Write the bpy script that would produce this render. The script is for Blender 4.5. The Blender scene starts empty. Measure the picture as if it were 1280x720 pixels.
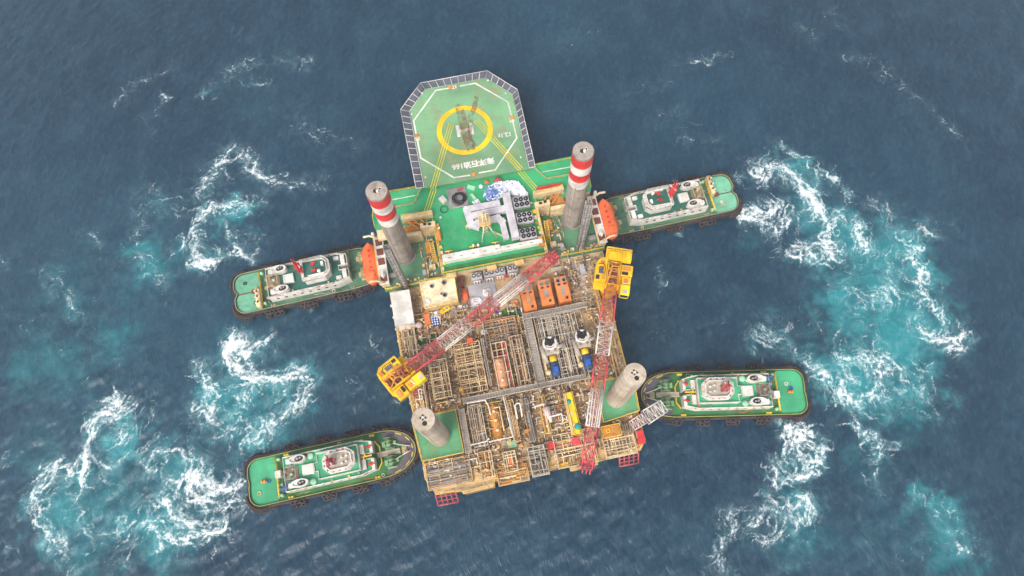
import bpy, math, random
import numpy as np
from mathutils import Matrix, Vector

# ------------------------------------------------------------------ camera, light
S = bpy.context.scene
COL = S.collection
F_PX, CAM_H = 853.0, 170.0
TILT, ROLL = math.radians(18.79177), math.radians(-2.36951)
cam_m = Matrix.Rotation(TILT, 4, 'X') @ Matrix.Rotation(ROLL, 4, 'Z')
cam_d = bpy.data.cameras.new('drone_camera')
cam_d.sensor_width = 36.0
cam_d.lens = F_PX / 1280.0 * 36.0
cam_d.clip_start, cam_d.clip_end = 1.0, 60000.0
cam = bpy.data.objects.new('drone_camera', cam_d)
cam.matrix_world = Matrix.Translation((0, 0, CAM_H)) @ cam_m
COL.objects.link(cam)
S.camera = cam

HAZE = 0.00026
SUN_EL, SUN_AZ = math.radians(50), math.radians(205)     # azimuth clockwise from +Y
W = bpy.data.worlds.new("World")
S.world = W
W.use_nodes = True
wn = W.node_tree
bg = wn.nodes['Background']
sky = wn.nodes.new('ShaderNodeTexSky')
sky.sky_type = 'NISHITA'
sky.sun_disc = False
sky.sun_elevation, sky.sun_rotation = SUN_EL, SUN_AZ
sky.dust_density, sky.air_density, sky.ozone_density = 4.0, 1.0, 0.6
hs = wn.nodes.new('ShaderNodeHueSaturation')          # thin overcast: a paler sky
hs.inputs['Saturation'].default_value = 0.42
wn.links.new(sky.outputs[0], hs.inputs['Color'])
wn.links.new(hs.outputs[0], bg.inputs[0])
bg.inputs[1].default_value = 0.15
sd = bpy.data.lights.new('sun', 'SUN')
sd.energy, sd.angle, sd.color = 1.15, math.radians(22), (1.0, 0.97, 0.92)
sun = bpy.data.objects.new('sun', sd)
dirv = Vector((math.sin(SUN_AZ) * math.cos(SUN_EL), math.cos(SUN_AZ) * math.cos(SUN_EL), math.sin(SUN_EL)))
sun.rotation_euler = dirv.to_track_quat('Z', 'Y').to_euler()
sun.location = dirv * 300
COL.objects.link(sun)
S.view_settings.view_transform = 'Standard'
S.view_settings.look = 'None'
S.view_settings.exposure = 0.75
S.view_settings.gamma = 1.0
S.view_settings.use_curve_mapping = False

# ------------------------------------------------------------------ survey helpers
CM = cam_m.to_3x3()
def P(px, py, z=0.0):
    """World point at height z seen at photograph pixel (px, py)."""
    d = CM @ Vector(((px - 640) / F_PX, -(py - 360) / F_PX, -1.0))
    t = (z - CAM_H) / d.z
    return Vector((0, 0, CAM_H)) + d * t
BY = math.radians(9.0)                 # heading of the platform
BO = (-1.55, 44.95)                    # middle of its four legs
def uv(px, py, z):
    p = P(px, py, z)
    x, y = p.x - BO[0], p.y - BO[1]
    c, s = math.cos(BY), math.sin(BY)
    return (x * c + y * s, -x * s + y * c)
def rect(a, b, c, d, z):
    p, q = uv(a, b, z), uv(c, d, z)
    return (min(p[0], q[0]), max(p[0], q[0]), min(p[1], q[1]), max(p[1], q[1]))
def poly(pts, z):
    return [uv(x, y, z) for x, y in pts]
def world(u, v, z=0):
    c, s = math.cos(BY), math.sin(BY)
    return (BO[0] + u * c - v * s, BO[1] + u * s + v * c, z)

# ------------------------------------------------------------------ geometry collector
class G:
    def __init__(s):
        s.v, s.f, s.sm = [], [], []
    def add(s, vs, fs, smooth=False):
        n = len(s.v)
        s.v += [tuple(p) for p in vs]
        for f in fs:
            s.f.append(tuple(i + n for i in f)); s.sm.append(smooth)
        return s
    def box(s, u0, u1, v0, v1, z0, z1):
        vs = [(u0, v0, z0), (u1, v0, z0), (u1, v1, z0), (u0, v1, z0), (u0, v0, z1), (u1, v0, z1), (u1, v1, z1), (u0, v1, z1)]
        return s.add(vs, [(3, 2, 1, 0), (4, 5, 6, 7), (0, 1, 5, 4), (1, 2, 6, 5), (2, 3, 7, 6), (3, 0, 4, 7)])
    def bbox(s, u0, u1, v0, v1, z0, z1, b=0.12):
        """box with chamfered top edges and upright corners"""
        o = [(u0 + b, v0), (u1 - b, v0), (u1, v0 + b), (u1, v1 - b), (u1 - b, v1), (u0 + b, v1), (u0, v1 - b), (u0, v0 + b)]
        i = [(min(max(x, u0 + b), u1 - b), min(max(y, v0 + b), v1 - b)) for x, y in o]
        vs = [(x, y, z0) for x, y in o] + [(x, y, z1 - b) for x, y in o] + [(x, y, z1) for x, y in i]
        fs = [tuple(range(7, -1, -1)), tuple(range(16, 24))]
        for k in range(8):
            j = (k + 1) % 8
            fs += [(k, j, 8 + j, 8 + k), (8 + k, 8 + j, 16 + j, 16 + k)]
        return s.add(vs, fs)
    def obox(s, c, size, rot=0.0, tilt=0.0):
        m = Matrix.Rotation(rot, 3, 'Z') @ Matrix.Rotation(tilt, 3, 'Y')
        vs = []
        for dz in (-.5, .5):
            for dx, dy in ((-.5, -.5), (.5, -.5), (.5, .5), (-.5, .5)):
                p = m @ Vector((dx * size[0], dy * size[1], dz * size[2]))
                vs.append((c[0] + p.x, c[1] + p.y, c[2] + p.z))
        return s.add(vs, [(3, 2, 1, 0), (4, 5, 6, 7), (0, 1, 5, 4), (1, 2, 6, 5), (2, 3, 7, 6), (3, 0, 4, 7)])
    def prism(s, pl, z0, z1):
        a = sum(pl[i][0] * pl[(i + 1) % len(pl)][1] - pl[(i + 1) % len(pl)][0] * pl[i][1] for i in range(len(pl)))
        if a < 0: pl = pl[::-1]
        n = len(pl)
        vs = [(x, y, z0) for x, y in pl] + [(x, y, z1) for x, y in pl]
        fs = [tuple(range(n - 1, -1, -1)), tuple(range(n, 2 * n))]
        fs += [(i, (i + 1) % n, n + (i + 1) % n, n + i) for i in range(n)]
        return s.add(vs, fs)
    def band(s, outer, inner, z0, z1):
        """wall between two matching closed outlines"""
        n = len(outer)
        vs = [(x, y, z0) for x, y in outer] + [(x, y, z1) for x, y in outer] + [(x, y, z1) for x, y in inner] + [(x, y, z0) for x, y in inner]
        fs = []
        for i in range(n):
            j = (i + 1) % n
            for k in range(4):
                l = (k + 1) % 4
                fs.append((k * n + i, k * n + j, l * n + j, l * n + i))
        return s.add(vs, fs)
    def line(s, pts, w, z0, z1, closed=False):
        """flat strip following a polyline"""
        P2 = list(pts)
        n = len(P2)
        for i in range(n if closed else n - 1):
            a, b = Vector(P2[i][:2]), Vector(P2[(i + 1) % n][:2])
            d = (b - a)
            if d.length < 1e-6: continue
            d.normalize(); nn = Vector((-d.y, d.x)) * w / 2
            e = d * w * 0.2
            q = [a - e - nn, b + e - nn, b + e + nn, a - e + nn]
            zo = 0.0007 * (i % 3)
            s.prism([(p.x, p.y) for p in q], z0, z1 + zo)
        return s
    def cyl(s, p, q, r, r2=None, n=12, cap=True, smooth=True):
        p, q = Vector(p), Vector(q)
        r2 = r if r2 is None else r2
        d = q - p
        if d.length < 1e-6: return s
        d.normalize()
        a = d.orthogonal().normalized(); b = d.cross(a)
        vs = []
        for c, rr in ((p, r), (q, r2)):
            for i in range(n):
                t = 2 * math.pi * i / n
                vs.append(c + (a * math.cos(t) + b * math.sin(t)) * rr)
        s.add(vs, [(i, (i + 1) % n, n + (i + 1) % n, n + i) for i in range(n)], smooth)
        if cap:
            k = len(s.v) - 2 * n
            s.f += [tuple(k + i for i in range(n - 1, -1, -1)), tuple(k + n + i for i in range(n))]
            s.sm += [False, False]
        return s
    def tube(s, pts, r, n=6):
        pts = [Vector(p) for p in pts]
        for i in range(len(pts) - 1):
            s.cyl(pts[i], pts[i + 1], r, n=n, cap=(i in (0, len(pts) - 2)))
            if i: s.ball(pts[i], r * 1.02, 6, 4)
        return s
    def ball(s, c, r, n=10, m=6, sc=(1, 1, 1)):
        vs = [(c[0], c[1], c[2] + r * sc[2])]
        for j in range(1, m):
            ph = math.pi * j / m
            for i in range(n):
                t = 2 * math.pi * i / n
                vs.append((c[0] + r * sc[0] * math.sin(ph) * math.cos(t), c[1] + r * sc[1] * math.sin(ph) * math.sin(t), c[2] + r * sc[2] * math.cos(ph)))
        vs.append((c[0], c[1], c[2] - r * sc[2]))
        fs = [(0, 1 + i, 1 + (i + 1) % n) for i in range(n)]
        for j in range(m - 2):
            for i in range(n):
                a = 1 + j * n
                fs.append((a + i, a + n + i, a + n + (i + 1) % n, a + (i + 1) % n))
        L = len(vs) - 1; a = 1 + (m - 2) * n
        fs += [(L, a + (i + 1) % n, a + i) for i in range(n)]
        return s.add(vs, fs, True)
    def torus(s, c, R, r, axis=(0, 0, 1), n=16, m=6):
        ax = Vector(axis).normalized(); a = ax.orthogonal().normalized(); b = ax.cross(a); c = Vector(c)
        vs = []
        for i in range(n):
            t = 2 * math.pi * i / n
            d = a * math.cos(t) + b * math.sin(t)
            for j in range(m):
                q = 2 * math.pi * j / m
                vs.append(c + d * (R + r * math.cos(q)) + ax * (r * math.sin(q)))
        fs = [(i * m + j, ((i + 1) % n) * m + j, ((i + 1) % n) * m + (j + 1) % m, i * m + (j + 1) % m) for i in range(n) for j in range(m)]
        return s.add(vs, fs, True)
    def ring(s, c, r0, r1, z0, z1, n=48):
        o = [(c[0] + r1 * math.cos(2 * math.pi * i / n), c[1] + r1 * math.sin(2 * math.pi * i / n)) for i in range(n)]
        i_ = [(c[0] + r0 * math.cos(2 * math.pi * i / n), c[1] + r0 * math.sin(2 * math.pi * i / n)) for i in range(n)]
        return s.band(o, i_, z0, z1)
    def rail(s, pts, z, h=1.1, step=1.8, r=0.045, closed=False):
        pts = [tuple(p[:2]) for p in pts]
        m = len(pts) if closed else len(pts) - 1
        for i in range(m):
            a, b = Vector(pts[i]), Vector(pts[(i + 1) % len(pts)])
            for hh in (h, h * .55):
                s.cyl((a.x, a.y, z + hh), (b.x, b.y, z + hh), r, n=4, cap=False)
            k = max(1, int((b - a).length / step))
            for j in range(k + 1):
                p = a.lerp(b, j / k)
                s.cyl((p.x, p.y, z), (p.x, p.y, z + h), r, n=4, cap=False)
        return s
    def lattice(s, p0, p1, w0, w1, h0, h1, bays, r=0.14, rd=0.08, side=None):
        p0, p1 = Vector(p0), Vector(p1)
        d = (p1 - p0).normalized()
        sd_ = Vector((-d.y, d.x, 0))
        sd_ = Vector((1, 0, 0)) if sd_.length < 1e-3 else sd_.normalized()
        if side is not None: sd_ = Vector(side).normalized()
        up = sd_.cross(d) * -1.0
        if up.z < -0.5: up = -up
        def corner(t, k):
            c = p0.lerp(p1, t); w = w0 + (w1 - w0) * t; h = h0 + (h1 - h0) * t
            sx, sy = ((-.5, -.5), (.5, -.5), (.5, .5), (-.5, .5))[k]
            return c + sd_ * w * sx + up * h * sy
        for k in range(4):
            s.cyl(corner(0, k), corner(1, k), r, n=6)
            l = (k + 1) % 4
            for b in range(bays):
                t0, t1 = b / bays, (b + 1) / bays
                s.cyl(corner(t0, k), corner(t0, l), rd, n=4, cap=False)
                if b % 2: s.cyl(corner(t0, k), corner(t1, l), rd, n=4, cap=False)
                else: s.cyl(corner(t0, l), corner(t1, k), rd, n=4, cap=False)
            s.cyl(corner(1, k), corner(1, l), rd, n=4, cap=False)
        return s

ORG = {}
def mesh_of(name, g, mat, org=(0, 0, 0)):
    me = bpy.data.meshes.new(name)
    me.from_pydata([(x - org[0], y - org[1], z - org[2]) for x, y, z in g.v], [], g.f)
    me.polygons.foreach_set('use_smooth', g.sm)
    me.update()
    if mat: me.materials.append(mat)
    return me
def tag(o, label=None, cat=None, group=None, kind=None):
    if label: o['label'] = label
    if cat: o['category'] = cat
    if group: o['group'] = group
    if kind: o['kind'] = kind
    return o
def thing(name, label, cat, u=0, v=0, z=0, group=None, yaw=None, loc=None):
    """Empty at a thing's base; platform coordinates unless loc is given"""
    o = bpy.data.objects.new(name, None)
    o.empty_display_size = 0.5
    COL.objects.link(o)
    o.location = world(u, v, z) if loc is None else loc
    o.rotation_euler = (0, 0, BY if yaw is None else yaw)
    ORG[o] = (u, v, z) if loc is None else (0, 0, 0)
    return tag(o, label, cat, group)
def part(name, g, mat, parent, label=None, kind=None):
    r = parent
    while r.parent: r = r.parent
    o = bpy.data.objects.new(name, mesh_of(name, g, mat, ORG[r]))
    COL.objects.link(o)
    o.parent = parent
    return tag(o, label, kind=kind)
def single(name, label, cat, g, mat, group=None, kind=None):
    """thing that is one mesh, built in platform coordinates"""
    xs = [p[0] for p in g.v]; ys = [p[1] for p in g.v]; z0 = min(p[2] for p in g.v)
    org = ((min(xs) + max(xs)) / 2, (min(ys) + max(ys)) / 2, z0)
    o = bpy.data.objects.new(name, mesh_of(name, g, mat, org))
    COL.objects.link(o)
    o.location = world(*org); o.rotation_euler = (0, 0, BY)
    ORG[o] = org
    return tag(o, label, cat, group, kind)
def kids(o): return [c for c in COL.objects if c.parent == o]
def copy_tree(o, parent=None):
    c = o.copy(); COL.objects.link(c)
    if parent: c.parent = parent
    for k in kids(o): copy_tree(k, c)
    return c
def text_geo(body, size, c, rot, z, bold=0.01, font_scale=(1, 1)):
    cu = bpy.data.curves.new('lettering', 'FONT')
    cu.body = body; cu.size = size; cu.align_x = 'CENTER'; cu.align_y = 'CENTER'
    cu.offset = size * bold
    o = bpy.data.objects.new('lettering', cu); COL.objects.link(o)
    dg = bpy.context.evaluated_depsgraph_get(); dg.update()
    me = o.evaluated_get(dg).to_mesh()
    cr, sr = math.cos(rot), math.sin(rot)
    vs = []
    for v in me.vertices:
        x, y = v.co.x * font_scale[0], v.co.y * font_scale[1]
        vs.append((c[0] + x * cr - y * sr, c[1] + x * sr + y * cr, z))
    fs = [tuple(p.vertices) for p in me.polygons]
    g = G(); g.add(vs, fs)
    o.evaluated_get(dg).to_mesh_clear()
    bpy.data.objects.remove(o); bpy.data.curves.remove(cu)
    return g

# ------------------------------------------------------------------ materials
def lin(c):
    return tuple(((x / 255) / 12.92 if x / 255 <= .04045 else ((x / 255 + .055) / 1.055) ** 2.4) for x in c) + (1.0,)
def nd(nt, t, **kw):
    n = nt.nodes.new(t)
    for k, v in kw.items(): setattr(n, k, v)
    return n
def mixc(nt, fac, a, b, blend='MIX'):
    n = nd(nt, 'ShaderNodeMix', data_type='RGBA', blend_type=blend)
    for sock, val in ((n.inputs[0], fac), (n.inputs[6], a), (n.inputs[7], b)):
        if isinstance(val, bpy.types.NodeSocket): nt.links.new(val, sock)
        else: sock.default_value = val
    return n.outputs[2]
def math_n(nt, op, a, b=None, c=None, clamp=False):
    n = nd(nt, 'ShaderNodeMath', operation=op, use_clamp=clamp)
    for i, val in enumerate((a, b, c)):
        if val is None: continue
        if isinstance(val, bpy.types.NodeSocket): nt.links.new(val, n.inputs[i])
        else: n.inputs[i].default_value = val
    return n.outputs[0]
def ramp(nt, fac, lo, hi):
    n = nd(nt, 'ShaderNodeMapRange', interpolation_type='SMOOTHSTEP')
    nt.links.new(fac, n.inputs[0])
    n.inputs[1].default_value, n.inputs[2].default_value = lo, hi
    return n.outputs[0]
def noise(nt, vec, scale, detail=4, rough=.55, typ='FBM', dist=0.0):
    n = nd(nt, 'ShaderNodeTexNoise')
    n.noise_type = typ
    n.inputs['Scale'].default_value = scale; n.inputs['Detail'].default_value = detail
    n.inputs['Roughness'].default_value = rough; n.inputs['Distortion'].default_value = dist
    if vec is not None: nt.links.new(vec, n.inputs['Vector'])
    return n.outputs['Fac']
MATS = {}
def paint(name, col, dirt=(110, 80, 55), amt=.35, rough=.55, scale=.6, grain=5.0, metal=0.0, streak=False, seam=0.0):
    """weathered paint: base colour, broad fading and patchy dirt or rust"""
    if name in MATS: return MATS[name]
    m = bpy.data.materials.new(name); m.use_nodes = True
    nt = m.node_tree; b = nt.nodes['Principled BSDF']
    geo = nd(nt, 'ShaderNodeNewGeometry')
    pos = geo.outputs['Position']
    n1 = noise(nt, pos, scale * .35, 5, .6)
    n2 = noise(nt, pos, scale * 1.6, 6, .68)
    n3 = noise(nt, pos, grain, 3, .6)
    c0 = lin(col)
    light = tuple(min(1, x * 1.22 + .01) for x in c0[:3]) + (1,)
    dark = tuple(x * .74 for x in c0[:3]) + (1,)
    base = mixc(nt, ramp(nt, n1, .3, .7), dark, light)
    base = mixc(nt, math_n(nt, 'MULTIPLY', ramp(nt, n3, .45, .75), .25), base, tuple(x * .5 for x in c0[:3]) + (1,))
    dm = math_n(nt, 'MULTIPLY', ramp(nt, n2, .62 - .22 * amt, .82 - .18 * amt), min(1, amt * 1.6))
    base = mixc(nt, dm, base, lin(dirt))
    if seam:                                               # plate joints
        tc = nd(nt, 'ShaderNodeTexCoord'); br = nd(nt, 'ShaderNodeTexBrick')
        nt.links.new(tc.outputs['Object'], br.inputs['Vector'])
        br.inputs['Scale'].default_value = 1.0; br.inputs['Brick Width'].default_value = seam * 2.2; br.inputs['Row Height'].default_value = seam
        br.inputs['Mortar Size'].default_value = .06; br.inputs['Mortar Smooth'].default_value = .6
        base = mixc(nt, math_n(nt, 'MULTIPLY', br.outputs['Fac'], .30), base, tuple(x * .55 for x in lin(dirt)[:3]) + (1,))
        n5 = noise(nt, pos, .45, 6, .74, dist=1.2)
        base = mixc(nt, math_n(nt, 'MULTIPLY', ramp(nt, n5, .60, .74), .45), base, lin((104, 96, 80)))
    if streak:                                             # rain and rust runs down a tall shaft
        mp = nd(nt, 'ShaderNodeMapping'); mp.inputs['Scale'].default_value = (1.5, 1.5, .05); nt.links.new(pos, mp.inputs[0])
        n4 = noise(nt, mp.outputs[0], 1.0, 5, .65)
        base = mixc(nt, math_n(nt, 'MULTIPLY', ramp(nt, n4, .48, .72), .55), base, lin(dirt))
        base = mixc(nt, math_n(nt, 'MULTIPLY', ramp(nt, n4, .46, .30), .35), base, tuple(min(1, x * 1.5) for x in c0[:3]) + (1,))
    nt.links.new(base, b.inputs['Base Color'])
    b.inputs['Roughness'].default_value = rough
    b.inputs['Metallic'].default_value = metal
    b.inputs['Specular IOR Level'].default_value = .35
    bump = nd(nt, 'ShaderNodeBump'); bump.inputs['Strength'].default_value = .25; bump.inputs['Distance'].default_value = .05
    nt.links.new(n3, bump.inputs['Height']); nt.links.new(bump.outputs[0], b.inputs['Normal'])
    MATS[name] = m
    return m
def plain(name, col, rough=.6, **kw): return paint(name, col, amt=.12, rough=rough, **kw)

RUST = (105, 62, 38)
M_GREEN = paint('deck_green', (46, 152, 96), (96, 150, 110), .6, .42, .3, seam=2.4)
M_HELI = paint('helideck_green', (110, 154, 112), (134, 136, 102), .65, .65, .18, seam=2.4)
M_GREEN_DK = paint('leg_well_green', (78, 126, 92), (122, 116, 86), .55, .6, .5)
M_TUGB = paint('tug_green', (64, 164, 116), (84, 132, 100), .45, .5, .45, seam=1.9)
M_TUGB_SIDE = paint('tug_side_green', (50, 112, 62), (84, 80, 58), .45, .6, .6)
M_TUGA = paint('tug_teal', (108, 170, 138), (80, 120, 100), .5, .6, .45, seam=1.9)
M_TUGA_RF = paint('tug_roof_teal', (42, 98, 84), (70, 88, 76), .35, .6, .5)
M_TUGA_SIDE = paint('tug_side_teal', (74, 112, 86), (98, 82, 66), .45, .65, .5)
M_WHITE = paint('white_paint', (212, 206, 196), (150, 116, 86), .38, .5, .9)
M_PALE = paint('pale_white', (212, 206, 196), (164, 142, 118), .3, .6, .8)
M_CREAM = paint('cream_paint', (212, 188, 146), (156, 108, 66), .4, .6, .9)
M_TAN = paint('tan_deck', (182, 154, 116), (112, 88, 66), .6, .7, .9)
M_BROWN = paint('brown_deck', (168, 134, 98), (120, 88, 62), .5, .75, .9)
M_TANRUST = paint('tan_edge', (202, 168, 112), (144, 96, 54), .5, .65, .9)
M_GREYDK = paint('dark_floor', (134, 116, 94), (150, 112, 76), .45, .7, 1.0)
M_GRATE = paint('grey_grating', (140, 130, 120), (96, 80, 66), .4, .65, 1.2)
M_GREY = paint('grey_sheet', (168, 164, 166), (112, 108, 108), .25, .45, .7)
M_GREYL = paint('grey_light', (176, 164, 148), (128, 102, 78), .45, .6, .9)
M_STEEL = paint('galvanised', (150, 144, 140), (108, 92, 80), .4, .5, 1.5, metal=.3)
M_CONC = paint('leg_concrete', (150, 140, 130), (112, 92, 76), .55, .75, .3, streak=True)
M_LEGPALE = paint('leg_pale', (180, 165, 146), (136, 112, 90), .45, .7, .4, streak=True)
M_RED = paint('red_paint', (200, 48, 46), (160, 80, 70), .3, .55, .7)
M_REDBOOM = paint('crane_red', (202, 70, 78), (186, 128, 122), .4, .6, .9)
M_PINKRED = paint('faded_red', (168, 74, 78), (110, 60, 56), .35, .6, .9)
M_BOOMW = paint('crane_white', (216, 208, 200), (170, 136, 116), .35, .55, .9)
M_YELLOW = paint('crane_yellow', (244, 188, 16), (204, 138, 34), .55, .5, .7)
M_YELLOWL = paint('cab_yellow', (244, 200, 30), (214, 150, 30), .25, .45, .6)
M_RAILY = paint('rail_yellow', (222, 186, 44), (150, 104, 44), .3, .5, 1.0)
M_LINEY = paint('line_yellow', (204, 190, 20), (130, 140, 60), .25, .6, .8)
M_CIRC = paint('circle_yellow', (236, 184, 10), (150, 110, 60), .25, .6, .35)
M_ORANGE = paint('orange_boat', (232, 104, 54), (196, 100, 70), .3, .5, .7)
M_GENSET = paint('generator_orange', (212, 122, 62), (160, 84, 48), .45, .55, .8)
M_ORTAN = paint('orange_tan', (196, 132, 56), (130, 76, 40), .5, .65, .9)
M_PINKV = paint('pink_vessel', (206, 150, 110), (160, 84, 54), .5, .65, .8)
M_MAROON = paint('maroon_pipe', (108, 54, 42), (70, 40, 34), .4, .65, 1.0)
M_BLUE = paint('motor_blue', (54, 78, 116), (40, 50, 70), .35, .55, .9)
M_DRUM = paint('drum_blue', (34, 84, 168), (60, 60, 80), .2, .45, .9)
M_TEAL = paint('teal_valve', (30, 146, 140), (60, 100, 90), .25, .5, .9)
M_PINK = paint('pink_tank', (218, 194, 188), (170, 134, 114), .3, .6, .8)
M_BLACK = plain('black_rubber', (26, 24, 24), .8)
M_FAN = plain('fan_dark', (36, 35, 36), .6)
M_TYRE = paint('tyre_rubber', (52, 42, 42), (100, 74, 70), .5, .85, 1.6)
M_FENDER = paint('fender_rubber', (72, 56, 56), (40, 32, 32), .45, .85, 1.2)
M_HULLR = paint('hull_brown', (74, 58, 48), (40, 36, 34), .5, .8, .8)
M_HULLG = paint('hull_grey', (150, 122, 84), (84, 62, 44), .5, .8, .5)
M_NET = paint('net_grey', (84, 86, 96), (60, 62, 70), .3, .85, 1.0)
M_NETGREEN = paint('net_green', (58, 100, 56), (100, 110, 70), .45, .9, 1.6)
M_TARP = paint('white_tarp', (226, 222, 226), (180, 170, 176), .2, .7, 1.2)
M_BOWGREY = paint('bow_rubber', (94, 84, 92), (66, 60, 62), .35, .8, .8)
M_WINCH = paint('winch_sage', (120, 154, 112), (150, 140, 96), .35, .6, 1.2)
M_WINCHT = paint('winch_tan', (168, 152, 112), (110, 96, 70), .4, .6, 1.2)
M_RAFT = paint('raft_mint', (146, 196, 160), (120, 150, 120), .2, .5, .9)
M_CRANEBL = paint('slate_blue', (64, 88, 128), (60, 66, 80), .25, .5, .9)
M_SACK = paint('sack_white', (222, 222, 230), (180, 170, 170), .15, .8, 1.6)
M_SACKB = paint('sack_blue', (104, 134, 190), (130, 150, 190), .25, .7, 1.6)
M_GLASS = paint('dark_glass', (34, 42, 50), (60, 66, 70), .1, .12, .9)
M_BRST = paint('brown_stain', (116, 84, 62), (86, 66, 52), .3, .8, .6)

def palette(name, cols, scale=.9):
    """many small fittings in many colours: the colour changes from place to place"""
    m = bpy.data.materials.new(name); m.use_nodes = True
    nt = m.node_tree; b = nt.nodes['Principled BSDF']
    pos = nd(nt, 'ShaderNodeNewGeometry').outputs['Position']
    vo = nd(nt, 'ShaderNodeTexVoronoi'); vo.inputs['Scale'].default_value = scale; nt.links.new(pos, vo.inputs['Vector'])
    sp = nd(nt, 'ShaderNodeSeparateColor'); nt.links.new(vo.outputs['Color'], sp.inputs[0])
    cr = nd(nt, 'ShaderNodeValToRGB'); cr.color_ramp.interpolation = 'CONSTANT'
    el = cr.color_ramp.elements
    while len(el) < len(cols): el.new(0)
    for i, c in enumerate(cols): el[i].position = i / len(cols); el[i].color = lin(c)
    nt.links.new(sp.outputs[0], cr.inputs[0])
    n = noise(nt, pos, 1.6, 5, .65)
    c = mixc(nt, math_n(nt, 'MULTIPLY', ramp(nt, n, .48, .78), .5), cr.outputs[0], lin((112, 80, 54)))
    nt.links.new(c, b.inputs['Base Color']); b.inputs['Roughness'].default_value = .6
    return m
M_MIX = palette('mixed_fittings', [(222, 204, 170), (190, 152, 100), (164, 130, 94), (214, 182, 124), (140, 118, 98), (222, 212, 198), (186, 130, 82), (164, 150, 134), (208, 174, 122), (124, 100, 82)])
M_MIXG = palette('mixed_grey_fittings', [(190, 180, 166), (140, 126, 112), (98, 88, 80), (214, 206, 194), (122, 102, 84), (164, 140, 112), (76, 68, 64), (180, 158, 128)])
M_LINEDULL = paint('dull_yellow', (168, 164, 84), (120, 130, 80), .4, .6, .9)
M_DUCT = paint('duct_grey', (190, 184, 186), (140, 132, 130), .3, .5, .7)
M_PADGREEN = paint('pad_green', (84, 150, 104), (122, 130, 92), .6, .6, .4, seam=2.4)

# ------------------------------------------------------------------ sea
def perlin(x, y, seed):
    r = np.random.RandomState(seed)
    pm = r.permutation(512); ga = r.rand(512) * 2 * np.pi
    gx, gy = np.cos(ga), np.sin(ga)
    xi, yi = np.floor(x).astype(np.int64), np.floor(y).astype(np.int64)
    xf, yf = x - xi, y - yi
    w = lambda t: t * t * t * (t * (t * 6 - 15) + 10)
    def g(ix, iy, dx, dy):
        h = pm[(pm[ix & 511] + iy) & 511]
        return gx[h] * dx + gy[h] * dy
    a = g(xi, yi, xf, yf); b = g(xi + 1, yi, xf - 1, yf)
    c = g(xi, yi + 1, xf, yf - 1); d = g(xi + 1, yi + 1, xf - 1, yf - 1)
    u, v = w(xf), w(yf)
    return ((a + (b - a) * u) * (1 - v) + (c + (d - c) * u) * v) * 1.4
def fbm(x, y, sc, seed, o=4, k=.5):
    s = 0; a = 1.0
    for i in range(o):
        s = s + a * perlin(x * sc * 2 ** i, y * sc * 2 ** i, seed + i); a *= k
    return s

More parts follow.
